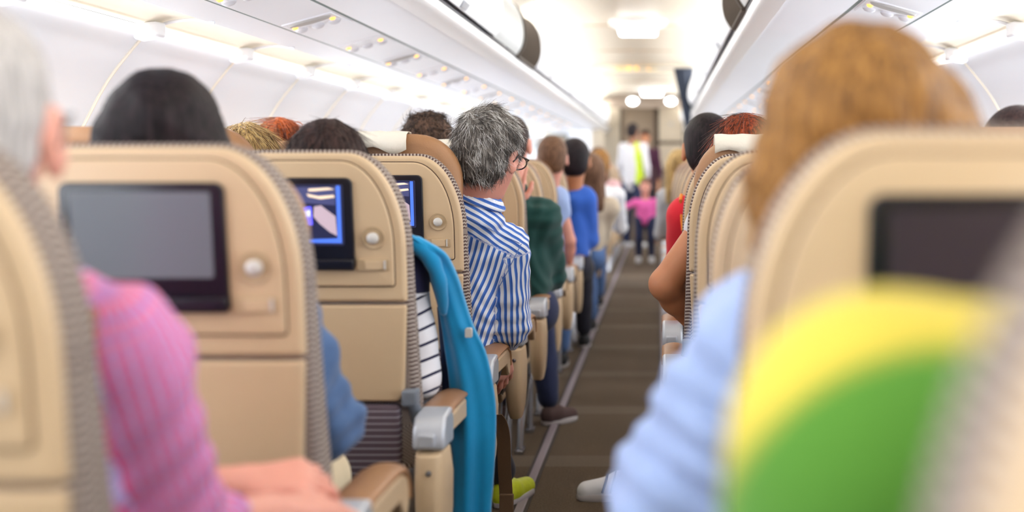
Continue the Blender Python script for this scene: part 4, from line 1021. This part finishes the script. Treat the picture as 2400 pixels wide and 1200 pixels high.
P_, q_, R_ = seated('person with short wavy dark brown hair just left of the grey haired man', -0.805, 4.58, (-0.806, 4.545, 1.178), H_CURL, 'curly', hs=0.98, shirt=BEIGEC, vox=0.010, hvox=0.006,
       hdisp=lambda X, Y, Z: 0.005 * np.sin(75 * X + 20 * np.sin(20 * Z)) * np.sin(60 * Z + 12 * np.sin(30 * X)) + 0 * Y, legs=False)
hb_ = [c for c in P_.children if c.name.startswith('hair')][0]
HC1 = mat('brown_strand', srgb(112, 86, 70), 0.45); HC2 = mat('dark_brown_strand', srgb(48, 34, 30), 0.45)
strands('loose_hairs', P_, hb_, 4200, 0.030, 0.0009, [HC1, HC2, HC2], lambda p, n: V3(p[0] + 0.3 * math.sin(60 * p[0]), -0.2, -0.5 + math.sin(70 * p[2])), 0.5, 0.25, 6, keep=lambda p: p[2] > 1.10 and p[1] < 0.08, curlf=0.2)
# the sharp one: grey haired man leaning into the aisle
def a_stripe(V, J):
    t, d, L_ = proj_attr(J['shR'], J['elR'], V); arm = (d < 0.078) & (t > 0.02) & (V[:, 0] > J['shR'][0] - 0.055)
    e = (J['elR'] - J['shR']) / L_; s = np.cross(e, V3(0, 1, 0)); s /= np.linalg.norm(s); w = np.cross(e, s); rel = V - J['shR']
    ang = np.arctan2(rel @ s, rel @ w)
    zy = 0.955 - 0.55 * (V[:, 0] - J['nb'][0])             # the yoke seam runs down towards the shoulder
    yoke = V[:, 2] > zy - 0.03
    back = V[:, 0] * 0.92 - V[:, 2] * 0.36
    yk_ = V[:, 2] * 0.86 + V[:, 0] * 0.50 + V[:, 1] * 0.25
    wob = 0.0022 * np.sin(26 * V[:, 2] + 18 * V[:, 0])
    return {'u': np.where(arm, ang * 0.060, np.where(yoke, yk_, back)) + wob}
P_, q_, R_ = seated('grey haired man with glasses in a blue and white striped shirt leaning into the aisle', -0.655, 3.86, (-0.497, 3.765, 1.150), H_GREY, 'short', yaw=-0.34, pitch=-0.16, roll=0.13, hs=1.13, sk=SK2,
       shirt=BSTRIPE, sleeve='rolled', trou=DARKT, neck=(-0.540, 3.775, 1.035), shR=(-0.452, 3.845, 0.880), shL=(-0.735, 3.80, 0.975), elR=(-0.448, 3.90, 0.652), wrR=(-0.490, 4.02, 0.560),
       handR=dict(d=(0.05, 0.25, -1), n=(0.7, -0.7, 0), curl=0.35, side=1), kneeR=(-0.645, 4.25, 0.5), anR=(-0.525, 4.34, 0.10), toR=(-0.462, 4.50, 0), vox=0.0055, sattrs=a_stripe, shoem=SHOEY, armr=1.12, gl=True,
       hvox=0.0045, hdisp=hairdisp(0.0035, 70), fold=0.0045, fs=2.2)
hb_ = [c for c in P_.children if c.name.startswith('hair')][0]
G1 = mat('silver_strand', srgb(196, 192, 188), 0.4); G2 = mat('dark_grey_strand', srgb(60, 54, 50), 0.45); G3 = mat('mid_grey_strand', srgb(118, 110, 104), 0.45); G4 = mat('white_strand', srgb(226, 226, 226), 0.4)
hc_ = V3(-0.497, 3.765, 1.150) - V3(-0.655, 3.86, 0)
bald = R_ @ V3(0.0, -0.075, 0.10) + hc_
def gflow(p, n):
    r = p - bald; return V3(r[0] * 0.6 + 0.06 + 0.05 * math.sin(50 * p[0] + 30 * p[2]), r[1] * 0.3, r[2] - 0.09 + 0.03 * math.sin(60 * p[0]))
strands('loose_hairs', P_, hb_, 9500, 0.030, 0.00062, [G2, G2, G3, G2, G3, G1, G4], gflow, 0.26, 0.16, 7, clump=0.28, keep=lambda p: np.linalg.norm(p - bald) > 0.022)
# collar
nbs = V3(-0.540, 3.775, 1.030) - V3(-0.655, 3.86, 0)
def ring_u(V): return {'u': V[:, 2] * 0.9 + V[:, 0] * 0.42}
C_ = Body()
for i in range(26):
    a0, a1 = [PI * 0.62 + (2 * PI * 0.88) * k / 26 for k in (i, i + 1)]
    f = lambda a, z, r: nbs + V3(r * math.cos(a) + 0.012, r * math.sin(a) + 0.004, z + 0.028 * math.cos(a - 2.9) + 0.004)
    C_.cap(f(a0, 0.016, 0.064), f(a1, 0.016, 0.064), 0.0042, 0.0042, 0.002); C_.cap(f(a0, 0.004, 0.068), f(a1, 0.004, 0.068), 0.006, 0.006, 0.004); C_.cap(f(a0, -0.010, 0.073), f(a1, -0.010, 0.073), 0.007, 0.007, 0.004)
body_obj('collar', C_, 0.004, BSTRIPE, P_, attrs=ring_u)
SEAMB = mat('shirt_seam', srgb(96, 130, 196), 0.9)
sh0 = [c for c in P_.children if c.name.startswith('shirt')][0]; sco = np.array([v.co[:] for v in sh0.data.vertices])
def on_shirt(px, py):
    o = V3(0, 0, CZ) - V3(-0.655, 3.86, 0); d = V3((px - 1550) / FPX, 1.0, (390 - py) / FPX); d /= np.linalg.norm(d)
    rel = sco - o; t = rel @ d; dist = np.linalg.norm(rel - t[:, None] * d, axis=1); ok = dist < 0.007
    if not ok.any(): return None
    i = np.where(ok)[0][np.argmin(t[ok])]; return tuple(o + d * (t[i] - 0.0006))
for poly in ([(1085, 505), (1120, 523), (1160, 543), (1200, 562), (1222, 572)], [(1222, 572), (1205, 605), (1188, 640), (1170, 672), (1160, 700)]):
    dn = [tuple(V3(*poly[i][:2], 0)[:2] * (1 - f) + V3(*poly[i + 1][:2], 0)[:2] * f) for i in range(len(poly) - 1) for f in (0, .2, .4, .6, .8)]
    pts = [p for p in (on_shirt(*q) for q in dn) if p is not None]
    if len(pts) > 3:
        b = MB(); b.tube(pts, 0.0012, 5); b.build('seam', SEAMB, sh0)
# green jumper
P_, q_, R_ = seated('person in a dark green sweater holding the face in both hands', -0.60, 5.38, (-0.615, 5.36, 1.205), H_DBROWN, 'crop', yaw=-0.1, hs=1.05, sk=SK2, shirt=GREENS, trou=NAVYJ,
       neck=(-0.60, 5.33, 1.03), shR=(-0.478, 5.33, 0.915), shL=(-0.76, 5.33, 0.94), elR=(-0.462, 5.48, 0.665), wrR=(-0.555, 5.58, 0.935), handR=dict(d=(-0.25, -0.2, 1), n=(0.9, 0.3, 0), curl=0.35, side=1),
       elL=(-0.68, 5.42, 0.70), wrL=(-0.600, 5.27, 0.950), handL=dict(d=(0.05, -0.02, 1), n=(0, -1, 0.1), curl=0.12, side=1, sc=1.1, spread=1.15),
       kneeR=(-0.535, 5.78, 0.47), anR=(-0.490, 5.72, 0.10), toR=(-0.400, 5.80, 0), shoem=SHOEB, vox=0.0065, armr=1.2, fold=0.005, fs=1.8)
# rows farther on
P_, q_, R_ = seated('person with brown hair and pale blue short sleeve, bare arm hanging, beyond the green sweater', -0.66, 6.96, (-0.572, 6.90, 1.160), H_BROWN, 'short', sk=SK2, shirt=LBLUE, sleeve=0.35, trou=BLUEJ,
       neck=(-0.60, 6.92, 1.0), shR=(-0.548, 6.92, 0.950), elR=(-0.490, 6.96, 0.725), wrR=(-0.505, 7.06, 0.56), handR=dict(d=(0, 0.3, -1), n=(1, 0, 0)), vox=0.009)
P_, q_, R_ = seated('person with black hair in a royal blue shirt leaning out into the aisle', -0.58, 7.75, (-0.508, 7.70, 1.150), H_BLACK, 'short', hs=1.13, sk=SK3, shirt=BLUES, trou=DARKT,
       neck=(-0.52, 7.70, 0.99), shR=(-0.455, 7.72, 0.925), shL=(-0.70, 7.74, 0.94), elR=(-0.435, 7.80, 0.69), wrR=(-0.50, 8.0, 0.67), vox=0.009, armr=1.25)
P_, q_, R_ = seated('person with light brown hair and a cream top just past the royal blue shirt', -0.54, 8.54, (-0.462, 8.50, 1.075), H_BROWN, 'full', sk=SK2, shirt=BEIGEC, trou=BLUEJ, neck=(-0.50, 8.50, 0.92),
       elR=(-0.40, 8.62, 0.64), kneeR=(-0.50, 8.95, 0.5), anR=(-0.48, 8.93, 0.1), vox=0.010)
P_, q_, R_ = seated('person with fair hair leaning out, small and blurred past the cream top', -0.60, 10.10, (-0.47, 10.08, 1.13), H_GOLD, 'short', sk=SK3, shirt=WHITEC, trou=BLUEJ, vox=0.012)
P_, q_, R_ = seated('small blurred person in a pale pink top near the far left seats', -0.66, 11.7, (-0.56, 11.68, 1.17), H_BROWN, 'long', sk=SK3, shirt=mat('pale_pink_cotton', srgb(226, 186, 190), 0.9), trou=DARKT, vox=0.013)
# -- right side --------------------------------------------------------------
P_, q_, R_ = seated('person with long golden brown hair and a pale blue sleeve in the right foreground', 0.25, 1.44, (0.205, 1.385, 1.146), H_GOLD, 'full', yaw=0.0, roll=0.08, hs=0.94, shirt=LBLUE, trou=DARKT, sk=SK1,
       neck=(0.24, 1.38, 0.985), shR=(0.41, 1.40, 0.93), shL=(0.118, 1.37, 0.925), elL=(0.020, 1.45, 0.745), wrL=(0.075, 1.68, 0.62), vox=0.008, armr=1.50, fold=0.008, fs=2.2,
       extra=[((-0.09, -0.06, 1.19), (-0.125, -0.075, 1.10), 0.045, 0.034, 0.03), ((-0.125, -0.075, 1.10), (-0.140, -0.08, 1.035), 0.034, 0.012, 0.03), ((0.03, -0.06, 1.17), (0.075, -0.06, 1.10), 0.05, 0.045, 0.03)], hdisp=hairdisp(0.003, 80))
def a_green(V, J):
    W = V + J['O']; dd = np.hypot(W[:, 0] - 0.136, W[:, 2] - 0.925)
    return {'u': np.clip(0.5 + (dd - 0.107) * 12, 0, 1)}
P_, q_, R_ = seated('person in a green jersey with yellow shoulder, very close and blurred at lower right', 0.33, 0.72, (0.43, 0.76, 1.19), H_DBROWN, 'short', shirt=GREENY, trou=DARKT, sk=SK1, neck=(0.40, 0.74, 1.06),
       shL=(0.118, 0.700, 0.972), shR=(0.50, 0.74, 0.98), elL=(0.092, 0.76, 0.72), wrL=(0.14, 0.98, 0.66), vox=0.007, sattrs=a_green, armr=1.40)
P_, q_, R_ = seated('person with red brown hair and a bare brown elbow out in the aisle', 0.24, 3.82, (0.240, 3.78, 1.142), H_REDB, 'long', hs=1.04, yaw=-0.1, sk=SK3, shirt=GREYW, sleeve=0.12, trou=DARKT,
       neck=(0.22, 3.76, 1.02), shL=(0.142, 3.68, 0.965), elL=(0.010, 3.66, 0.792), wrL=(0.120, 3.84, 0.640), kneeL=(0.13, 4.24, 0.5), vox=0.0065, armr=1.20, hdisp=hairdisp(0.002, 150), hvox=0.006)
hb_ = [c for c in P_.children if c.name.startswith('hair')][0]
HB1 = mat('rust_strand', srgb(176, 78, 40), 0.4); HB2 = mat('dark_rust_strand', srgb(56, 26, 20), 0.4)
strands('loose_hairs', P_, hb_, 2600, 0.08, 0.0008, [HB1, HB2, HB2], lambda p, n: V3(p[0] * 1.2, -0.1, -0.9), 0.07, 0.03, 9, keep=lambda p: p[2] > 1.08)
def zig(X, Y, Z): return 0.003 * np.sin(220 * X + 60 * np.abs(np.sin(60 * Z))) + 0.002 * np.sin(300 * Z) + 0 * Y
P_, q_, R_ = seated('person with black hair and a red knitted sweater with an orange strap', 0.20, 4.62, (0.165, 4.68, 1.178), H_BLACK, 'short', hs=1.08, sk=SK3, shirt=REDK, trou=NAVYJ, neck=(0.17, 4.66, 1.02),
       shL=(0.080, 4.60, 0.950), shR=(0.36, 4.62, 0.95), elL=(0.062, 4.68, 0.72), wrL=(0.11, 4.9, 0.66), vox=0.0065)
b = MB(); b.tube([(-0.128, 0.03, 1.008), (-0.130, -0.02, 1.020), (-0.133, -0.06, 1.002), (-0.130, -0.085, 0.95), (-0.125, -0.09, 0.90)], 0.006, 6); b.build('orange_strap', mat('orange_strap', srgb(244, 140, 30), 0.6), P_)
P_, q_, R_ = seated('person with dark hair at the far right edge beyond the blurred seat', 0.80, 3.00, (0.800, 2.965, 1.135), H_DBROWN, 'short', shirt=WHITEC, vox=0.011, legs=False)
P_, q_, R_ = seated('person with long pale blond hair and grey hooded top, far down the right side', 0.20, 9.36, (0.125, 9.30, 1.12), H_BLOND, 'long', shirt=GREYH, trou=BLUEJ, neck=(0.13, 9.30, 0.97),
       shL=(0.03, 9.30, 0.90), elL=(0.0, 9.36, 0.64), vox=0.012)

# -- standing figures at the far end -----------------------------------------
def standing(label, p, H, hairc, style, shirt, trou, sk, yaw=0.0, legshort=False, armout=None, shoem=SHOEW, vest=None, face=True):
    k = H / 1.75 if H > 1.4 else 0.74; hk = 1.0 if H > 1.4 else 0.86
    t = empty('person', (p[0], p[1], 0), yaw)
    B = Body(); hc = V3(0, 0, H - 0.12 * hk); R = np.eye(3); q = head(B, hc, R, hk)
    nb = V3(0, -0.01, H - 0.28 * hk if H > 1.4 else H - 0.24); sw = 0.17 * k if H > 1.4 else 0.115; hz = 0.50 * H
    B.cap(q(0, -0.02, -0.05), nb, 0.045 * hk, 0.05 * hk, 0.03); shz = nb[2] - 0.05
    B.cap((-sw, 0, shz), (sw, 0, shz), 0.04 * k, 0.04 * k, 0.03); B.cap((0, 0, shz - 0.05), (0, 0, hz), 0.09 * k, 0.10 * k, 0.05)
    arms = armout or {}
    S = Body(); S.cap((-sw, 0, shz), (sw, 0, shz), 0.058 * k, 0.058 * k, 0.04); S.cap((-sw * .3, 0, shz - 0.06), (-sw * .3, 0, hz), 0.095 * k, 0.10 * k, 0.05); S.cap((sw * .3, 0, shz - 0.06), (sw * .3, 0, hz), 0.095 * k, 0.10 * k, 0.05)
    for s in (-1, 1):
        el, wr = arms.get(s, (V3(s * (sw + 0.05), 0.0, shz - 0.29 * k), V3(s * (sw + 0.03), 0.07, shz - 0.53 * k))); sh = V3(s * sw, 0, shz)
        B.cap(sh, el, 0.036 * k, 0.032 * k, 0.02); B.cap(el, wr, 0.032 * k, 0.022 * k, 0.02); hand(B, wr, V3(*wr) - V3(*el), (s, 0, 0.1), k if H > 1.4 else 0.72, 0.3, side=1)
        S.cap(sh, el, 0.052 * k, 0.046 * k, 0.03); S.cap(el, V3(*el) + (V3(*wr) - V3(*el)) * 0.5, 0.045 * k, 0.038 * k, 0.02)
        hip = V3(s * 0.085 * k, 0, hz); kn = V3(s * 0.095 * k, 0.02, 0.28 * H); an = V3(s * 0.10 * k, -0.01, 0.07)
        B.cap(hip, kn, 0.06 * k, 0.045 * k, 0.03); B.cap(kn, an, 0.045 * k, 0.032 * k, 0.02)
    body_obj('body', B, 0.011, sk, t)
    body_obj('hair', hair_body(q, R, hk, style), 0.010, hairc, t); body_obj('shirt', S, 0.012, shirt, t, disp=folds(0.003))
    T = Body(); T.cap((-0.06 * k, 0, hz), (0.06 * k, 0, hz), 0.10 * k, 0.10 * k, 0.03)
    for s in (-1, 1):
        T.cap((s * 0.085 * k, 0, hz), (s * 0.095 * k, 0.02, 0.28 * H), 0.085 * k, 0.065 * k, 0.03); T.cap((s * 0.095 * k, 0.02, 0.28 * H), (s * 0.10 * k, -0.01, 0.10), 0.065 * k, 0.055 * k, 0.02)
    body_obj('trousers', T, 0.012, trou, t)
    for s in (-1, 1): shoe('shoe', (s * 0.10 * k, -0.03, 0), (s * 0.11 * k, 0.14 * k, 0), shoem, SOLE, t, w=0.042 * max(k, 0.75), vox=0.009)
    if vest is not None:
        Vb = Body(); Vb.cap((sw * .45, 0, shz - 0.02), (sw * .5, 0, hz), 0.088 * k, 0.092 * k, 0.03); body_obj('vest', Vb, 0.012, vest, t)
    if face: eyes(q, R, t, hk)
    tag(t, label, 'person'); return t
p = at(1512, 600, 15.3)
standing('child in a pink top and blue jeans standing in the middle of the aisle', (p.x, 15.3), 0.99, H_BROWN, 'short', PINKC, NAVYJ, SK2, yaw=PI, armout={1: (V3(0.20, 0.06, 0.66), V3(0.29, 0.12, 0.66))})
p = at(1484, 420, 18.2)
standing('person in a white shirt, lime vest and blue jeans standing before the galley', (p.x, 18.2), 1.72, H_BLACK, 'short', GREYW, NAVYJ, SK4, yaw=-0.5, vest=LIMEC)
p = at(1511, 420, 18.7)
standing('person in a dark purple top half hidden by the white shirted one', (p.x, 19.2), 1.66, H_DBROWN, 'short', PURPC, DARKT, SK3, yaw=PI)

# ---------------------------------------------------------------- jacket, strap, shoe
TURQ = mat('turquoise_fleece', srgb(0, 142, 198), 0.95, noise=0.05, nscale=60, bump=0.2, bscale=500, sheen=0.3)
TURQD = mat('jacket_lining_navy', srgb(20, 34, 66), 0.9)
t = empty('turquoise_jacket', (-0.50, 3.02, 0.60)); O = V3(-0.50, 3.02, 0.60)
rows = [(945, 549, 985, 556, 2.90, .02), (948, 566, 1040, 590, 2.93, .03), (968, 596, 1062, 625, 2.97, .035), (1000, 640, 1078, 664, 3.0, .035), (1022, 700, 1092, 712, 3.03, .035), (1034, 760, 1110, 765, 3.05, .035),
        (1042, 820, 1137, 822, 3.07, .032), (1050, 880, 1152, 882, 3.08, .030), (1055, 950, 1162, 952, 3.09, .028), (1057, 1030, 1162, 1030, 3.09, .028), (1057, 1110, 1158, 1110, 3.09, .028), (1056, 1190, 1152, 1190, 3.09, .028), (1056, 1250, 1150, 1250, 3.09, .028), (1060, 1290, 1146, 1290, 3.09, .02)]
rows = smoothp(rows, 4); loops = []
for i, (lx, ly, rx, ry, Y, th) in enumerate(rows):
    a = at(lx, ly, Y); c = at(rx, ry, Y); ring = []; f = i / len(rows)
    for j in range(56):
        an = 2 * PI * j / 56; u = 0.5 - 0.5 * math.cos(an); v = math.sin(an)
        p = a.lerp(c, u); rip = 0.009 * math.sin(u * 8 + f * 2.5) + 0.003 * math.sin(u * 17 - f * 5 + 1)
        p = p + Vector((0, (math.copysign(abs(v) ** 0.7, v)) * th + rip * (0.4 + 0.6 * min(1, f * 2)), 0)); ring.append(tuple(V3(*p) - O))
    loops.append(ring)
b = MB(); b.loft(loops); b.build('jacket_cloth', TURQ, t, auto=False)
# collar and the sleeve edge over the shoulder
b = MB(); rl = []
for (px, py, Y, r) in smoothp([(948, 562, 2.90, .018), (975, 572, 2.90, .022), (1005, 600, 2.92, .024), (1024, 640, 2.94, .022), (1036, 690, 2.97, .018), (1040, 735, 3.0, .010)], 5):
    rl.append((tuple(V3(*at(px, py, Y)) - O), r))
b.tube([p for p, r in rl], [r * 0.8 * (1 + 0.05 * math.sin(i * 1.2)) for i, (p, r) in enumerate(rl)], 14); b.build('jacket_collar', TURQ, t, auto=False)
b = MB(); rl = [tuple(V3(*at(x, y, Y)) - O) for x, y, Y in smoothp([(1040, 720, 3.09), (1046, 800, 3.11), (1052, 900, 3.12), (1050, 1000, 3.12), (1050, 1060, 3.12)], 4)]
b.tube(rl, 0.016, 10); b.build('jacket_lining', TURQD, t, auto=False)
b = MB(); p = V3(*at(1098, 780, 3.005)) - O; P = rrect(-0.008, 0.008, -0.011, 0.011, (0.005, 0.005), (0.003, 0.003), 5)
b.loft([[(p[0] + x, p[1] + y, p[2] + z) for x, z in P] for y in (-0.003, 0.012)]); b.build('badge', KNOB, t, bevel=0.001)
tag(t, 'turquoise fleece jacket hanging down over the armrest into the aisle', 'jacket')

t = empty('brown_strap', tuple(at(1180, 1100, 3.62))); O = V3(*t.location); b = MB(); loops = []
for (px, py, Y) in smoothp([(1160, 972, 3.50), (1172, 990, 3.52), (1180, 1030, 3.55), (1182, 1100, 3.58), (1186, 1170, 3.6), (1187, 1290, 3.6), (1187, 1385, 3.6)], 4):
    p = V3(*at(px, py, Y)) - O; loops.append([(p[0] - 0.018, p[1], p[2]), (p[0] + 0.018, p[1] + 0.004, p[2]), (p[0] + 0.018, p[1] + 0.008, p[2]), (p[0] - 0.018, p[1] + 0.004, p[2])])
b.loft(loops); b.build('webbing', STRAPM, t, bevel=0.001)
b = MB(); p = V3(*at(1187, 1180, 3.59)) - O; b.box(p[0] - 0.019, p[0] + 0.019, p[1] - 0.006, p[1] + 0.010, p[2] - 0.025, p[2] + 0.025); b.build('stitched_end', STRAPM, t, bevel=0.002)
tag(t, 'brown webbing strap hanging beside the seat cushion below the turquoise jacket', 'strap')
t = empty('shoe_and_leg', (-0.15, 4.42, 0))
t.name = 'sneaker'
sh_ = shoe('shoe_upper', (0.07, 0.03, 0), (-0.10, 0.0, 0), SHOEW, SOLE, t, w=0.046, vox=0.005, h=0.06)
for i, x in enumerate((-0.035, -0.005, 0.025)):
    b = MB(); b.tube([(x - 0.012, 0.0 - 0.036, 0.030), (x, -0.030 + 0.012, 0.066 + i * 0.008), (x + 0.004, 0.015, 0.080 + i * 0.008)], 0.0045, 6); b.build('stripe', mat('dark_shoe_stripe_%d' % i, srgb(70, 70, 92), 0.6), sh_)
tag(t, 'white sneaker with dark stripes on the aisle carpet below the pale blue sleeve', 'shoe')
